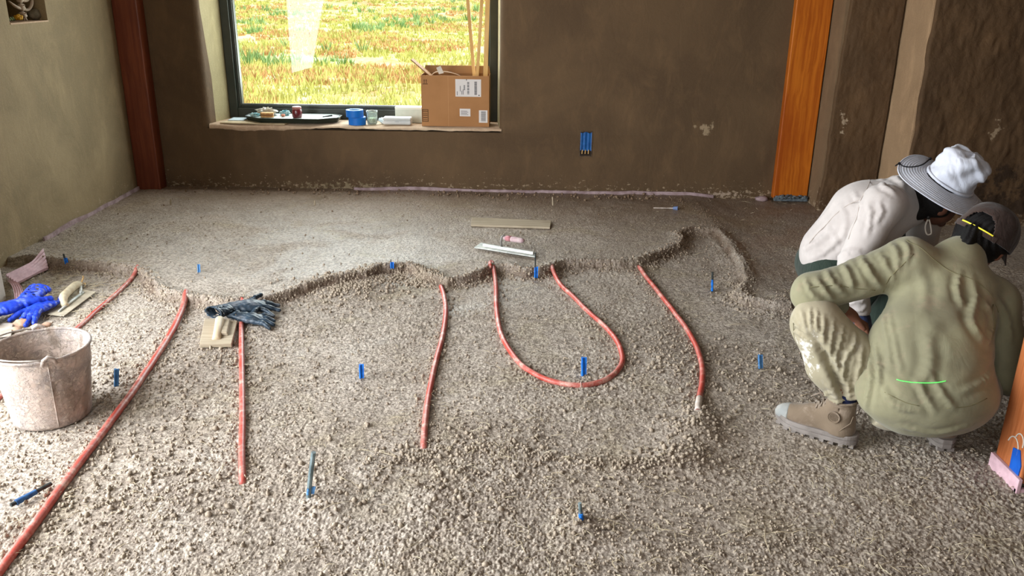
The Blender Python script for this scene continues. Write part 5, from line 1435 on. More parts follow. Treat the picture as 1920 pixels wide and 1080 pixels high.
def hand_mesh(W, Pm, tips, thumb, rp=.036, rf=.009, flat=.42, h=.0028):
    W, Pm = np.array(W), np.array(Pm); T = [np.array(t) for t in tips]; Th = np.array(thumb)
    ax = nrm(Pm - W); lat = nrm(T[0] - T[3]); lat = nrm(lat - ax * (lat @ ax)); up = np.cross(lat, ax)
    R = np.stack([ax, lat, up], 1)
    roots = [Pm + ax * .028 + lat * (.026 - .0175 * i) for i in range(4)]
    def f(p):
        d = smin(.02, el(p, Pm, (.048, rp, rp * flat), R), rc(p, W, Pm, .024, .022))
        for i in range(4):
            m1 = roots[i] * .5 + T[i] * .5 + up * .012
            d = smin(.005, d, chain(p, [roots[i] - ax * .015, roots[i], m1, T[i]], [rf * 1.1, rf * 1.1, rf, rf * .8]))
        t0 = Pm - ax * .025 + nrm(Th - Pm) * .018
        d = smin(.008, d, chain(p, [t0, (t0 + Th) / 2 + up * .005, Th], [rf * 1.6, rf * 1.25, rf * .95])); return d
    lo, hi = bounds([W, Pm, Th] + T, .045)
    v, q = surface_nets(f, lo, hi, h); return v, q

def boot(parent, heel, dirv, m_up, nm='boot', L=.292, tilt=0.0, sock=True, wdt=.050):
    d = nrm([dirv[0], dirv[1], 0]); sd = np.array([-d[1], d[0], 0]); hz = np.array([0, 0, 1.0]); O = np.array(heel, float)
    def W3(x, y, z): return O + d * x + sd * y + hz * z
    R = np.stack([d, sd, hz], 1)
    def hw(x):              # half width of the sole along its length
        f = np.clip(x / L, 0, 1); return wdt * (0.62 + .30 * np.sin(np.pi * np.clip(f * 1.02, 0, 1)) ** .7 + .16 * np.exp(-((f - .70) / .22) ** 2)) * np.sqrt(np.clip(1 - np.clip((f - .80) / .205, 0, 1) ** 2, .05, 1)) * np.sqrt(np.clip(1 - np.clip((.12 - f) / .135, 0, 1) ** 2, .05, 1))
    n = 26; side = []; xs = [L * (1 - math.cos(PI * i / n)) / 2 for i in range(n + 1)]
    outl = [(x, hw(np.array(x))) for x in xs]; poly = [(x, -float(w_)) for x, w_ in outl] + [(x, float(w_)) for x, w_ in outl[::-1]]
    # sole: two stepped bands plus lugs
    def toe(x): return .018 * max(0, (x / L - .72) / .28) ** 2
    s = MB()
    for z0, z1, g in ((.010, .026, 1.0), (.026, .030, .965), (.030, .044, 1.02)):
        k = len(poly); vs = [tuple(W3(x, y * g, z0 + toe(x))) for x, y in poly] + [tuple(W3(x, y * g, z1 + toe(x))) for x, y in poly]
        s.add(vs, [tuple(range(k))[::-1], tuple(range(k, 2 * k))] + [(i, (i + 1) % k, k + (i + 1) % k, k + i) for i in range(k)])
    e = empty(nm, tuple(O)); e.parent = parent; e.location = Vector(O) - root_loc(parent)
    obj('sole', s, M_RUB, e, bevel=.002)
    s = MB()
    for i in range(9):
        x = .012 + (L - .035) * i / 8; w_ = float(hw(np.array(x))) * .98
        for sg in (-1, 1):
            z0 = toe(x); c = [W3(x - .008, sg * w_, z0), W3(x + .008, sg * w_, z0), W3(x + .008, sg * (w_ - .022), z0), W3(x - .008, sg * (w_ - .022), z0)]
            s.hexa([Vector(p) for p in c] + [Vector(p + hz * .013) for p in c])
    lg = obj('lugs', s, M_RUB, e); lg['kind'] = 'stuff'
    def f(p):
        q = (p - O) @ R
        a = el(q, (.205, 0, .048), (.085, wdt * .88, .042))
        b = rc(q, (.060, 0, .050), (.175, 0, .058), wdt * .80, wdt * .78)
        c = rc(q, (.062, 0, .060), (.068, 0, .155), .045, .046)
        dd = smin(.03, a, b); dd = smin(.03, dd, c); dd = smin(.035, dd, rc(q, (.10, 0, .11), (.16, 0, .075), .032, .030))
        dd = np.maximum(dd, .036 - q[:, 2]); top = q[:, 2] - .158 + .25 * (q[:, 0] - .065) * 0 ; dd = np.maximum(dd, top)
        dd = np.maximum(dd, -rc(q, (.068, 0, .135), (.068, 0, .20), .039, .041))
        return dd + wr(q, .0014, 60)
    cs = [W3(x, y, z) for x in (-.01, L + .01) for y in (-.07, .07) for z in (.03, .17)]
    lo, hi = bounds(cs, .01); v, q = surface_nets(f, lo, hi, .0042); v = relax(v, q, 1)
    np_mesh('upper', v, q, m_up, e)
    def f2(p):
        q = (p - O) @ R; a = el(q, (.205, 0, .047), (.090, wdt * .94, .044)); dome = np.linalg.norm((q - np.array([.315, 0, .03])) * np.array([1, .75, .7]), axis=1) - .085
        return np.maximum(np.maximum(a, dome), .034 - q[:, 2])
    v, q = surface_nets(f2, lo, hi, .0042); np_mesh('toe_cap', relax(v, q, 1), q, M_TOE, e)
    # collar, laces, round badge and heel seam on the side facing out
    s = MB(); s.tube([W3(.068 + .046 * math.cos(a), .046 * math.sin(a), .158 - .004 * math.cos(a)) for a in np.linspace(0, 2 * PI, 25)], .005, 7, cap=False); obj('padded_collar', s, m_up, e, smooth=True)
    s = MB()
    for i in range(6):
        x = .112 + .014 * i; z = .148 - .0125 * i; wq = .026
        s.tube([W3(x - .004, -wq, z - .012), W3(x + .006, 0, z + .006), W3(x + .008, wq, z - .012)], .0027, 6)
        s.tube([W3(x + .008, -wq, z - .014), W3(x + .006, 0, z + .007), W3(x - .004, wq, z - .010)], .0027, 6)
    s.tube([W3(.115, 0, .158), W3(.135, -.03, .168), W3(.165, -.045, .150), W3(.14, -.03, .135)], .0025, 6)
    s.tube([W3(.115, 0, .158), W3(.14, .02, .170), W3(.165, .03, .155), W3(.14, .02, .14)], .0025, 6)
    lc = obj('laces', s, mat('boot_lace', (150, 136, 122), (128, 114, 100), .8, 60), e, smooth=True); lc['kind'] = 'stuff'
    for sg in (1, -1):
        M = Matrix(((d[0], 0, sg * sd[0], 0), (d[1], 0, sg * sd[1], 0), (0, 1, 0, 0), (0, 0, 0, 1))); M.translation = Vector(W3(.078, sg * .0468, .108))
        s = MB(); s.lathe([(0, .0), (.021, .0), (.022, .003), (.0215, .0055), (.018, .0055), (.0175, .0035), (0, .0035)], 28, M)
        bd = obj('badge', s, m_up, e, auto=50)
        s = MB()
        for k in range(-4, 5):
            hh = math.sqrt(max(0, .0155 ** 2 - (k * .0033) ** 2)); s.box((k * .0033, 0, .0042), (.0014, 2 * hh * .9, .0018), M)
        rb_ = obj('badge_ridges', s, m_up, bd); rb_['kind'] = 'stuff'
    s = MB()
    for sg in (1, -1): s.tube([W3(.018, sg * .037, .125), W3(.022, sg * .043, .10), W3(.045, sg * .046, .072), W3(.062, sg * .047, .050)], .0018, 5)
    sm_ = obj('heel_seam', s, m_up, e, smooth=True); sm_['kind'] = 'stuff'
    return e, W3

def person_sage():
    P_ = lambda x, y, Y: P(x, y, Y=Y)
    pel = P_(1737, 735, 2.52); mid = P_(1742, 650, 2.59); che = P_(1772, 575, 2.68); c7 = P_(1795, 492, 2.76)
    LS = P_(1703, 492, 2.73); RS = P_(1862, 566, 2.70); LE = P_(1524, 550, 2.74); LW = P_(1572, 574, 2.86)
    RE = P_(1893, 705, 2.62); RW = P_(1830, 690, 2.86)
    heelc = G(1598, 849); heelc = np.array([heelc.x, heelc.y, heelc.z]); toe = np.array(G(1449, 800)); dirv = nrm((toe - heelc) * np.array([1, 1, 0]))
    nrmv = np.array([-dirv[1], dirv[0], 0]); nrmv = -nrmv if nrmv[1] > 0 else nrmv
    heelc = heelc - nrmv * .046 + np.array([0, 0, .004])
    ank = heelc + dirv * .068 + np.array([0, 0, .15])
    KN = P_(1531, 606, 2.68); HP = P_(1668, 752, 2.60)
    rheel = np.array(G(1773, 849)) + np.array([0, 0.0, .004]); rd = nrm([.10, 1, 0])
    rank = rheel + rd * .068 + np.array([0, 0, .15]); RK = P_(1850, 640, 3.00); RH = P_(1810, 738, 2.60)
    # head: bowed forward and to the far side
    axis = nrm(.50 * _r + .80 * _u - .22 * _f); back = nrm(-_f * .62 - .75 * _r); R = frame_from(axis, -back)
    HC = P_(1840, 452, 2.84)
    def fb(p):
        d = smin(.05, el(p, pel, (.16, .12, .12)), rc(p, pel, che, .11, .10))
        d = smin(.05, d, rc(p, LS, RS, .055)); d = smin(.04, d, rc(p, che, c7, .09, .05)); d = smin(.03, d, rc(p, c7, HC - R[:, 2] * .06, .055, .05))
        d = smin(.015, d, head_sdf(p, HC, R))
        for ch_, rs in (((LS, LE, LW), (.05, .042, .028)), ((RS, RE, RW), (.05, .042, .028)), ((HP, KN, ank), (.08, .055, .04)), ((RH, RK, rank), (.08, .055, .04))): d = smin(.02, d, chain(p, ch_, rs))
        return d
    lo, hi = bounds([pel, LS, RS, LE, LW, RE, RW, KN, ank, rank, RK, HC + R[:, 2] * .1, HC], .14)
    body = surface_nets(fb, lo, hi, .0085)
    hd = nrm(np.array([.8, .3, -.6])); lt = nrm(np.cross(hd, (0, 0, 1)))
    PmL = LW + hd * .075; tipsL = [PmL + hd * .085 + lt * (.025 - .017 * i) + np.array([0, 0, -.02]) for i in range(4)]
    hl = hand_mesh(LW, PmL, tipsL, PmL + hd * .02 + lt * .06 + np.array([0, 0, -.02]))
    hd2 = nrm(np.array([-.3, .8, -.5])); lt2 = nrm(np.cross(hd2, (0, 0, 1))); PmR = RW + hd2 * .075
    hr = hand_mesh(RW, PmR, [PmR + hd2 * .085 - lt2 * (.025 - .017 * i) for i in range(4)], PmR + hd2 * .02 - lt2 * .06)
    v, q = cat_mesh([body, hl, hr])
    o = np_mesh('person', v, q, M_SKIN)
    tag(o, 'crouching person in sage green shirt, khaki trousers and brown cap seen from behind', 'person', 'people working on the floor')
    # shirt
    hem = P_(1640, 800, 2.47)
    def fs(p):
        d = el(p, pel + np.array([0, .0, .004]), (.228, .165, .150))
        d = smin(.06, d, el(p, mid, (.198, .155, .17))); d = smin(.06, d, el(p, che, (.178, .125, .15)))
        d = smin(.05, d, rc(p, LS, RS, .080, .078)); d = smin(.05, d, rc(p, c7, che, .085, .12))
        d = smin(.03, d, chain(p, (LS, (LS + LE) / 2, LE), (.082, .068, .070), .02)); d = smin(.03, d, rc(p, LE, LW - hd * .01, .062, .042))
        d = smin(.03, d, chain(p, (RS, (RS + RE) / 2, RE), (.080, .070, .064), .02)); d = smin(.03, d, rc(p, RE, RW, .060, .045))
        # collar opening for the neck
        nk = rc(p, c7 + R[:, 2] * .02, HC, .062, .07)
        d = smin(.02, d, np.maximum(rc(p, c7, c7 + nrm(HC - c7) * .035, .078, .074), -(nk)))
        d = np.maximum(d, -(rc(p, c7 + nrm(HC - c7) * .03, HC, .058, .058)))
        return d + wr(p, .0022, 26, 1.0) + wr(p, .0012, 55, 4.0)
    lo, hi = bounds([pel, LS, RS, LE, LW, RE, RW, che], .25)
    v, q = surface_nets(fs, lo, hi, .0068); v = relax(v, q, 2)
    folds = [([(1612, 474), (1628, 505), (1655, 540)], .010, .010), ([(1575, 488), (1592, 515), (1600, 545)], .010, .010), ([(1548, 505), (1562, 530), (1588, 552)], .008, .009), ([(1530, 520), (1548, 545), (1562, 562)], .007, .008),
             ([(1640, 462), (1662, 495), (1678, 530)], .006, .009), ([(1668, 452), (1684, 480), (1682, 515)], .006, .009), ([(1510, 520), (1518, 545), (1535, 562)], .006, .007),
             ([(1695, 450), (1704, 470), (1696, 500)], .006, .008), ([(1800, 512), (1797, 545), (1808, 580)], .009, .010), ([(1822, 522), (1830, 555), (1822, 600), (1848, 640)], .010, .013),
             ([(1652, 560), (1660, 620), (1672, 690)], .006, .008), ([(1664, 580), (1676, 640), (1690, 700)], .005, .008), ([(1640, 640), (1648, 700), (1642, 740)], .008, .008), ([(1628, 660), (1632, 710), (1622, 770)], .008, .008),
             ([(1650, 720), (1680, 760), (1730, 775)], .006, .010), ([(1720, 715), (1742, 755), (1755, 770)], .007, .009), ([(1745, 700), (1772, 745), (1790, 765)], .006, .009), ([(1735, 620), (1745, 680), (1725, 720)], .008, .016),
             ([(1690, 800), (1750, 812), (1820, 800)], .006, .010), ([(1866, 690), (1840, 720), (1800, 735)], .006, .010), ([(1845, 560), (1860, 600), (1852, 650)], .008, .010), ([(1740, 590), (1760, 640), (1800, 660)], .004, .02),
             ([(1870, 560), (1890, 600), (1895, 650)], .007, .010), ([(1720, 500), (1735, 540), (1730, 590)], .004, .014)]
    v = add_folds(v, q, folds)
    sh = np_mesh('shirt', v, q, M_SAGE, o)
    st_ = mat('shirt_seam', (118, 112, 82), None, .9)
    for pl in ([(1700, 452), (1722, 462), (1745, 482), (1775, 505), (1800, 514), (1830, 528), (1858, 552), (1872, 585)], [(1712, 476), (1690, 500), (1668, 520), (1655, 548)],
               [(1660, 735), (1690, 752), (1725, 762)], [(1775, 764), (1815, 762), (1850, 748)], [(1862, 570), (1868, 600), (1860, 640)], [(1520, 540), (1560, 535), (1600, 540), (1640, 545)]):
        seam('stitched_seam', v, q, pl, .0013, st_, sh)
    lz, t, b = newmat('laser_light'); b.inputs['Base Color'].default_value = (.1, .8, .12, 1); b.inputs['Emission Color'].default_value = (.12, 1.0, .15, 1); b.inputs['Emission Strength'].default_value = .9
    lo_ = seam('laser_line', v, q, [(1682, 713), (1700, 716), (1735, 717), (1774, 715)], .0015, lz, sh, .003)
    if lo_: lo_['label'] = 'thin bright green laser line on the back of the shirt'
    # trousers
    def ft(p):
        d = smin(.05, el(p, (HP + RH) / 2 + np.array([0, .03, 0]), (.16, .12, .115)), chain(p, (HP, HP * .45 + KN * .55, KN), (.100, .092, .086), .03))
        sh_ = chain(p, (KN, KN * .45 + ank * .55, ank + np.array([0, 0, .022])), (.084, .076, .050), .02)
        d = smin(.018, d, sh_)
        d = smin(.02, d, chain(p, (RH, RK, rank), (.11, .08, .05)))
        cu = nrm(KN - ank); tt = (p - ank) @ cu
        d = np.where(np.linalg.norm(p - ank, axis=1) < .12, np.maximum(d, .012 - tt), d)
        return d + wr(p, .0018, 34, 2.0) + .0016 * np.sin(((p - ank) @ cu) * 260) * (np.abs(tt - .03) < .03)
    lo, hi = bounds([HP, KN, ank, RH, RK, rank], .15)
    v, q = surface_nets(ft, lo, hi, .0064); v = relax(v, q, 2)
    tf = [([(1502, 578), (1508, 605), (1512, 630)], .005, .006), ([(1520, 575), (1519, 600), (1521, 618)], .006, .005), ([(1532, 580), (1531, 605), (1534, 628)], .005, .005), ([(1546, 592), (1543, 620), (1541, 645)], .007, .006),
          ([(1564, 600), (1560, 630), (1557, 665), (1562, 700)], .008, .006), ([(1582, 612), (1576, 640), (1568, 665), (1570, 710)], .008, .006), ([(1605, 626), (1600, 650), (1585, 672), (1578, 720)], .009, .007),
          ([(1618, 650), (1612, 690), (1600, 730)], .007, .007), ([(1482, 590), (1492, 610), (1512, 625)], .005, .006), ([(1486, 620), (1505, 632), (1520, 650)], .005, .006), ([(1595, 700), (1590, 740), (1598, 775)], .006, .007),
          ([(1512, 735), (1535, 742), (1560, 735)], .006, .006), ([(1518, 750), (1545, 756), (1585, 752)], .005, .004), ([(1500, 640), (1508, 690), (1522, 730)], .003, .006), ([(1528, 632), (1545, 665), (1565, 705), (1592, 765)], -.020, .012), ([(1540, 660), (1560, 710), (1575, 750)], .004, .007)]
    v = add_folds(v, q, tf)
    tr = np_mesh('trousers', v, q, M_KH2, o)
    seam('side_seam', v, q, [(1488, 605), (1488, 640), (1498, 690), (1512, 735)], .0014, mat('trouser_seam', (132, 126, 100), None, .9), tr)
    # boots and sock
    be, W3 = boot(o, heelc, dirv, M_BOOT)
    s = MB(); s.tube([W3(.066, 0, .125), W3(.064, 0, .19)], [.041, .041], 20); obj('sock', s, M_NAVY, o, auto=60)
    boot(o, rheel, rd, M_BOOT)
    # hair and cap
    def fh(p):
        q = (p - HC) @ R
        d = el(q, (0, -.018, .018), (.092, .100, .098)); d = np.maximum(d, q[:, 1] - .03)
        d = smin(.02, d, el(q, (.0, -.085, -.035), (.060, .040, .060)))
        d = smin(.015, d, rc(q, (0, -.11, .0), (.015, -.135, -.04), .030, .024))
        return d + .0025 * np.sin(q[:, 0] * 330 + 4 * np.sin(q[:, 2] * 40)) 
    lo, hi = bounds([HC], .19); v, q = surface_nets(fh, lo, hi, .005); np_mesh('hair', v, q, M_HAIR, o)
    ce = empty('cap', tuple(HC)); ce.parent = o; ce.location = Vector(HC) - root_loc(o)
    vs = []; fs = []; NT_, NP = 110, 34
    for j in range(NP + 1):
        ph = (PI / 2) * j / NP
        for i in range(NT_):
            th = 2 * PI * i / NT_
            rr = .108 * math.cos(ph) ** .75; z = .118 * math.sin(ph) ** 1.05 + .005
            wob = 1 + .02 * math.sin(3 * th + 5 * ph) + .012 * math.sin(7 * th)
            vs.append(HC + R @ np.array([rr * .92 * math.sin(th) * wob, -rr * 1.06 * math.cos(th) * wob - .008, z + .012]))
    for j in range(NP):
        for i in range(NT_):
            tc_ = ((i + .5) / NT_ + .5) % 1 - .5            # zero at the back of the head
            ph = (j + .5) / NP
            if (tc_ / .095) ** 2 + (ph / .36) ** 2 < 1: continue     # arched opening above the strap
            fs.append((j * NT_ + i, j * NT_ + (i + 1) % NT_, (j + 1) * NT_ + (i + 1) % NT_, (j + 1) * NT_ + i))
    s = MB(); s.add(vs, fs); c = obj('cap_crown', s, M_CAPB, ce, smooth=True); md = c.modifiers.new('t', 'SOLIDIFY'); md.thickness = .0025
    def rim(th, z, g=1.0): return HC + R @ np.array([.1085 * .92 * math.sin(th) * g, -.1085 * 1.06 * math.cos(th) * g - .008, z])
    def band(name, t0, t1, z0, z1, mm, g=1.02, n=14):
        vs = []; 
        for i in range(n + 1):
            th = t0 + (t1 - t0) * i / n
            vs += [rim(th, z0, g), rim(th, z1, g), rim(th, z1, g - .03), rim(th, z0, g - .03)]
        fs = [(4 * i + k, 4 * i + (k + 1) % 4, 4 * i + 4 + (k + 1) % 4, 4 * i + 4 + k) for i in range(n) for k in range(4)] + [(3, 2, 1, 0), (4 * n, 4 * n + 1, 4 * n + 2, 4 * n + 3)]
        s = MB(); s.add(vs, fs); return obj(name, s, mm, ce, auto=50)
    band('sweat_band', .72, 2 * PI - .72, .008, .026, M_CAPB, 1.01, 40)
    band('strap', -.78, .78, .004, .022, M_CAPB, 1.03)
    y_ = band('yellow_stripe', -.55, .60, .019, .0235, mat('yellow_strap', (236, 222, 64), None, .5), 1.05); y_['label'] = 'yellow strip along the cap strap'
    vs = []; nb = 14
    for j in range(6):
        f = j / 5
        for i in range(nb + 1):
            a = -1.05 + 2.1 * i / nb
            vs.append(HC + R @ np.array([math.sin(a) * (.090 + .010 * f), (.096 * math.cos(a * .95)) + .070 * f * math.cos(a * .9) - .002, .018 - .012 * f - .030 * (math.sin(a) ** 2) * (.4 + f)]))
    s = MB(); s.add(vs, [(j * (nb + 1) + i, j * (nb + 1) + i + 1, (j + 1) * (nb + 1) + i + 1, (j + 1) * (nb + 1) + i) for j in range(5) for i in range(nb)])
    c = obj('cap_brim', s, M_CAPB, ce, smooth=True); md = c.modifiers.new('t', 'SOLIDIFY'); md.thickness = .004
    return o

def khaki_with_paint():
    m = M_KHAKI.copy(); m.name = 'khaki_paint_smears'; t = NT(m); b = t.n['Principled BSDF']
    src = b.inputs['Base Color'].links[0].from_socket
    tc = t.node('ShaderNodeTexCoord').outputs['Object']
    c0 = P(1512, 672, Y=2.60)
    f1 = blotch(t, tc, tuple(c0), (.075, .2, .13), 30, 2.0, (.58, .68))
    c = t.mix(t.math('MULTIPLY', f1, .8), src, lin((226, 222, 214)))
    t.l.new(c, b.inputs['Base Color']); return m
M_KH2 = khaki_with_paint()
person_sage()

def person_white():
    P_ = lambda x, y, Y: P(x, y, Y=Y)
    hip = P_(1553, 502, 3.38); w1 = P_(1563, 474, 3.36); w2 = P_(1622, 408, 3.32); w3 = P_(1686, 380, 3.31)
    NS = P_(1655, 385, 3.14); FS = P_(1742, 372, 3.40); NE = P_(1600, 492, 3.08); NW = P_(1610, 590, 3.08)
    FE = P_(1722, 490, 3.44); FW = P_(1690, 570, 3.28)
    HC = P_(1763, 371, 3.22)
    axis = nrm(.36 * _r + .70 * _u - .62 * _f); R = frame_from(axis, nrm(.75 * _r - .55 * _u + .35 * _f))
    hipw = hip; kx = np.array([.33, 0, 0])
    K1 = np.array([hip[0] + .37, hip[1] - .06, .43]); K2 = np.array([hip[0] + .36, hip[1] + .16, .43])
    A1 = np.array([hip[0] + .20, hip[1] - .06, .15]); A2 = np.array([hip[0] + .20, hip[1] + .14, .15])
    H1 = hip + np.array([.0, -.08, 0]); H2 = hip + np.array([0, .09, 0])
    def fb(p):
        d = smin(.05, rc(p, hip, w2, .11, .115), rc(p, w2, w3, .115, .10)); d = smin(.04, d, rc(p, NS, FS, .055))
        nk = w3 + (HC - w3) * .35
        d = smin(.03, d, rc(p, w3, nk, .07, .052)); d = smin(.02, d, rc(p, nk, HC - R[:, 2] * .05, .052, .05)); d = smin(.015, d, head_sdf(p, HC, R))
        for ch_, rs in (((NS, NE, NW), (.048, .04, .028)), ((FS, FE, FW), (.048, .04, .028)), ((H1, K1, A1), (.08, .055, .04)), ((H2, K2, A2), (.08, .055, .04))): d = smin(.02, d, chain(p, ch_, rs))
        return d
    lo, hi = bounds([hip, w3, NS, FS, NW, FW, K1, K2, A1, A2, HC, HC + R[:, 2] * .12], .13); lo[2] = 0.0
    body = surface_nets(fb, lo, hi, .009)
    o = np_mesh('person', body[0], body[1], M_SKIND)
    tag(o, 'crouching person in long sleeved white shirt and pale wide brimmed sun hat', 'person', 'people working on the floor')
    def fs(p):
        d = smin(.05, rc(p, w1, w2, .136, .138), rc(p, w2, w3, .138, .110)); d = smin(.05, d, rc(p, NS, FS, .072, .072))
        d = smin(.03, d, rc(p, w3, w3 + (HC - w3) * .38, .09, .062))
        d = smin(.03, d, chain(p, (NS, (NS + NE) / 2, NE), (.078, .064, .056), .02)); d = smin(.02, d, rc(p, NE, NW, .053, .046))
        d = smin(.03, d, chain(p, (FS, FE, FW), (.075, .056, .045), .02))
        n_ = nrm(NW - NE); d = np.where(np.linalg.norm(p - NW, axis=1) < .09, np.maximum(d, (p - NW) @ n_), d)
        hd_ = nrm(hip - w1) ; d = np.where(((p - w1) @ hd_) > -.02, np.maximum(d, (p - w1) @ hd_ - .062), d) if True else d
        return d + wr(p, .002, 28, .5)
    lo, hi = bounds([hip, w1, w3, NS, FS, NE, NW, FE, FW], .17)
    v, q = surface_nets(fs, lo, hi, .0072); v = relax(v, q, 2)
    fo = [([(1500, 470), (1530, 455), (1560, 430)], .007, .011), ([(1520, 488), (1548, 470), (1580, 440)], .007, .010), ([(1548, 420), (1560, 440), (1575, 462)], .006, .010), ([(1575, 385), (1585, 410), (1580, 450)], .005, .010),
          ([(1600, 360), (1612, 385), (1608, 420)], .005, .009), ([(1650, 330), (1660, 350), (1680, 362)], .007, .010), ([(1672, 325), (1690, 340), (1700, 360)], .006, .010), ([(1640, 420), (1652, 400), (1650, 375)], .006, .008),
          ([(1625, 440), (1632, 410), (1628, 380)], .006, .008), ([(1560, 482), (1600, 470), (1620, 480)], .004, .010), ([(1582, 572), (1605, 566), (1628, 562)], .005, .007), ([(1584, 588), (1606, 584), (1630, 574)], .005, .006),
          ([(1505, 440), (1540, 405), (1580, 360)], .003, .012)]
    v = add_folds(v, q, fo)
    sh = np_mesh('shirt', v, q, M_GREYWHITE, o)
    se = mat('white_shirt_seam', (176, 164, 156), None, .9)
    seam('stitched_seam', v, q, [(1632, 325), (1628, 345), (1612, 372), (1604, 410), (1590, 450)], .0013, se, sh)
    seam('stitched_seam', v, q, [(1516, 455), (1545, 425), (1580, 390), (1610, 375)], .0013, se, sh)
    def ft(p):
        d = smin(.06, el(p, hip, (.122, .165, .118)), chain(p, (H1, K1), (.105, .078))); d = smin(.03, d, chain(p, (H2, K2), (.105, .078)))
        d = smin(.012, d, rc(p, K1, A1, .070, .052)); d = smin(.012, d, rc(p, K2, A2, .070, .052)); return d + wr(p, .002, 30)
    lo, hi = bounds([hip, K1, K2, A1, A2], .2); lo[2] = .10
    v, q = surface_nets(ft, lo, hi, .009); np_mesh('trousers', relax(v, q, 2), q, M_GREEN, o)
    for A in (A1, A2):                       # squatting with both soles on the ground
        boot(o, np.array([A[0] - .068, A[1], H(A[0], A[1]) + .004]), (1, 0.05, 0), mat('dark_boot', (70, 62, 54), (56, 50, 44), .8, 20), L=.26)  # plain darker brown boot material
    # gloves
    def g(Wp, d_, name='glove'):
        d_ = nrm(d_); lt = nrm(np.cross(d_, (0, 1, .2))); Pm = Wp + d_ * .085; T = [Pm + d_ * .085 + lt * (.028 - .018 * i) + np.array([.0, .02, 0]) for i in range(4)]
        v, q = hand_mesh(Wp - d_ * .01, Pm, T, Pm + d_ * .01 + lt * .065, rp=.044, rf=.0115, flat=.5)
        cv, cq = surface_nets(lambda p: np.maximum(rc(p, Wp + d_ * .015, Wp + d_ * .06, .044, .038), 0 * p[:, 0] - 1) + wr(p, .0015, 70), *bounds([Wp, Wp + d_ * .06, Wp - d_ * .05], .06), .004)
        v, q = cat_mesh([(v, q), (cv, cq)]); np_mesh(name, v, q, M_NAVYG, o)
    g(NW + np.array([.0, .0, -.012]), np.array([.45, .0, -1])); g(FW, np.array([-.2, -.3, -1]))
    def fh(p):
        q = (p - HC) @ R
        return np.maximum(smin(.03, el(q, (0, -.02, .01), (.088, .104, .095)), el(q, (0, -.06, -.07), (.065, .05, .05))), q[:, 1] - .028) + .002 * np.sin(q[:, 0] * 300 + 4 * np.sin(q[:, 2] * 40))
    lo, hi = bounds([HC], .16); v, q = surface_nets(fh, lo, hi, .006); np_mesh('hair', v, q, M_HAIR, o)
    # sun hat with stitched brim
    HB = HC + R[:, 2] * .050 + _u * .022
    he = empty('sun_hat', tuple(HB)); he.parent = o; he.location = Vector(HB) - root_loc(o)
    vs = []; nt, nr = 96, 44; fs = []
    for j in range(nr + 1):
        f = j / nr; r = .088 + .094 * f
        for i in range(nt):
            th = 2 * PI * i / nt
            z = -.030 * f ** 1.3 - .016 * f * f * math.cos(2 * th + 1.0) + .010 * f * math.sin(3 * th + .6) + .0011 * math.sin(f * 11 * 2 * PI)
            vs.append(HB + R @ np.array([r * .95 * math.sin(th), r * 1.05 * math.cos(th), z]))
    fs = [(j * nt + i, j * nt + (i + 1) % nt, (j + 1) * nt + (i + 1) % nt, (j + 1) * nt + i) for j in range(nr) for i in range(nt)]
    s = MB(); s.add(vs, fs); c = obj('brim', s, M_HAT, he, smooth=True); md = c.modifiers.new('t', 'SOLIDIFY'); md.thickness = .00255
    s = MB(); s.tube([vs[nr * nt + i] for i in range(nt)] + [vs[nr * nt]], .0028, 6, cap=False); obj('brim_binding', s, M_HAT, he, smooth=True)
    vs = []; nc = 40; nt2 = 96
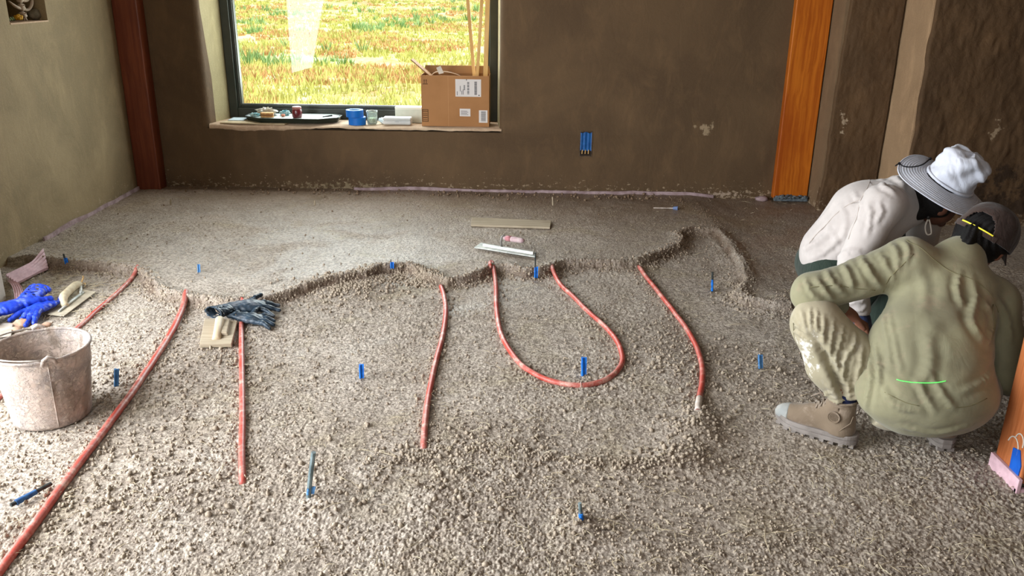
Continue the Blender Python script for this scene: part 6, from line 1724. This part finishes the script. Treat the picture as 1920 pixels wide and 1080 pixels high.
    for j in range(nc + 1):
        f = j / nc
        if f < .60: r = .090 - .003 * (f / .60); z = .105 * (f / .60)
        else:
            g_ = (f - .60) / .40; r = .087 * math.cos(g_ * PI / 2) ** .8; z = .105 + .034 * math.sin(g_ * PI / 2)
        for i in range(nt2):
            th = 2 * PI * i / nt2; p = np.array([r * .95 * math.sin(th), r * 1.05 * math.cos(th), z])
            a = .020 * min(1, f * 3) 
            dq = a * (2.2 * abs(float(fbm(np.array([p[0] * 16 + 3]), np.array([p[1] * 16 + p[2] * 22]), 3, 7)[0])) - .45) + .35 * a * math.sin(th * 5 + p[2] * 40)
            dirn = np.array([math.sin(th) * (1 - max(0, (f - .60) / .40)), math.cos(th) * (1 - max(0, (f - .60) / .40)), max(0, (f - .60) / .40)])
            if f > .99: dq = 0
            vs.append(HB + R @ (p + dirn * dq))
    fs = [(j * nt2 + i, j * nt2 + (i + 1) % nt2, (j + 1) * nt2 + (i + 1) % nt2, (j + 1) * nt2 + i) for j in range(nc) for i in range(nt2)]
    s = MB(); s.add(vs, fs); obj('crown', s, M_HAT, he, smooth=True)
    s = MB(); s.tube([HB + R @ np.array([.0915 * .95 * math.sin(a), .0915 * 1.05 * math.cos(a), .008]) for a in np.linspace(0, 2 * PI, 61)], .0045, 7, cap=False, flat=1.3); obj('crown_band', s, M_HAT, he, smooth=True)
    # black cord over the brim, pale chin cord with toggle
    def hatpt(px, py, lift=.006):
        # nearest point of the brim plane under that image point
        n_ = R[:, 2]; d = ray(px, py); t = ((HB - CAM) @ n_) / (d @ n_); return CAM + d * t + n_ * lift
    pts = [hatpt(1743, 299, .004), hatpt(1730, 308, -.002), hatpt(1712, 310, -.008), hatpt(1698, 307, -.012), hatpt(1690, 302, -.012), hatpt(1683, 306, -.012)]
    s = MB(); s.tube(spline(pts, 5), .0026, 6); s.ball(pts[0], .006, 8, 6); s.ball(pts[-2], .006, 8, 6); obj('black_cord', s, mat('black_cord', (22, 24, 32), None, .5), he, smooth=True)
    k0 = P_(1749, 374, 3.20); k1 = P_(1741, 408, 3.17); k2 = P_(1736, 395, 3.21); k3 = P_(1740, 438, 3.16)
    cm = mat('pale_cord', (190, 180, 168), None, .7)
    s = MB(); s.tube(spline([k0, (k0 + k1) / 2, k1], 4), .0045, 6); s.tube(spline([P_(1728, 380, 3.24), k2, k1], 4), .0035, 6)
    s.tube(spline([k1, P_(1735, 425, 3.165), P_(1738, 439, 3.16), P_(1746, 438, 3.16), P_(1745, 424, 3.165), k1], 5), .0032, 6); obj('chin_cord', s, cm, he, smooth=True)
    s = MB(); s.ball(k1, (.008, .006, .010), 8, 6); obj('toggle', s, mat('dark_toggle', (30, 28, 28), None, .4), he, smooth=True)
person_white()
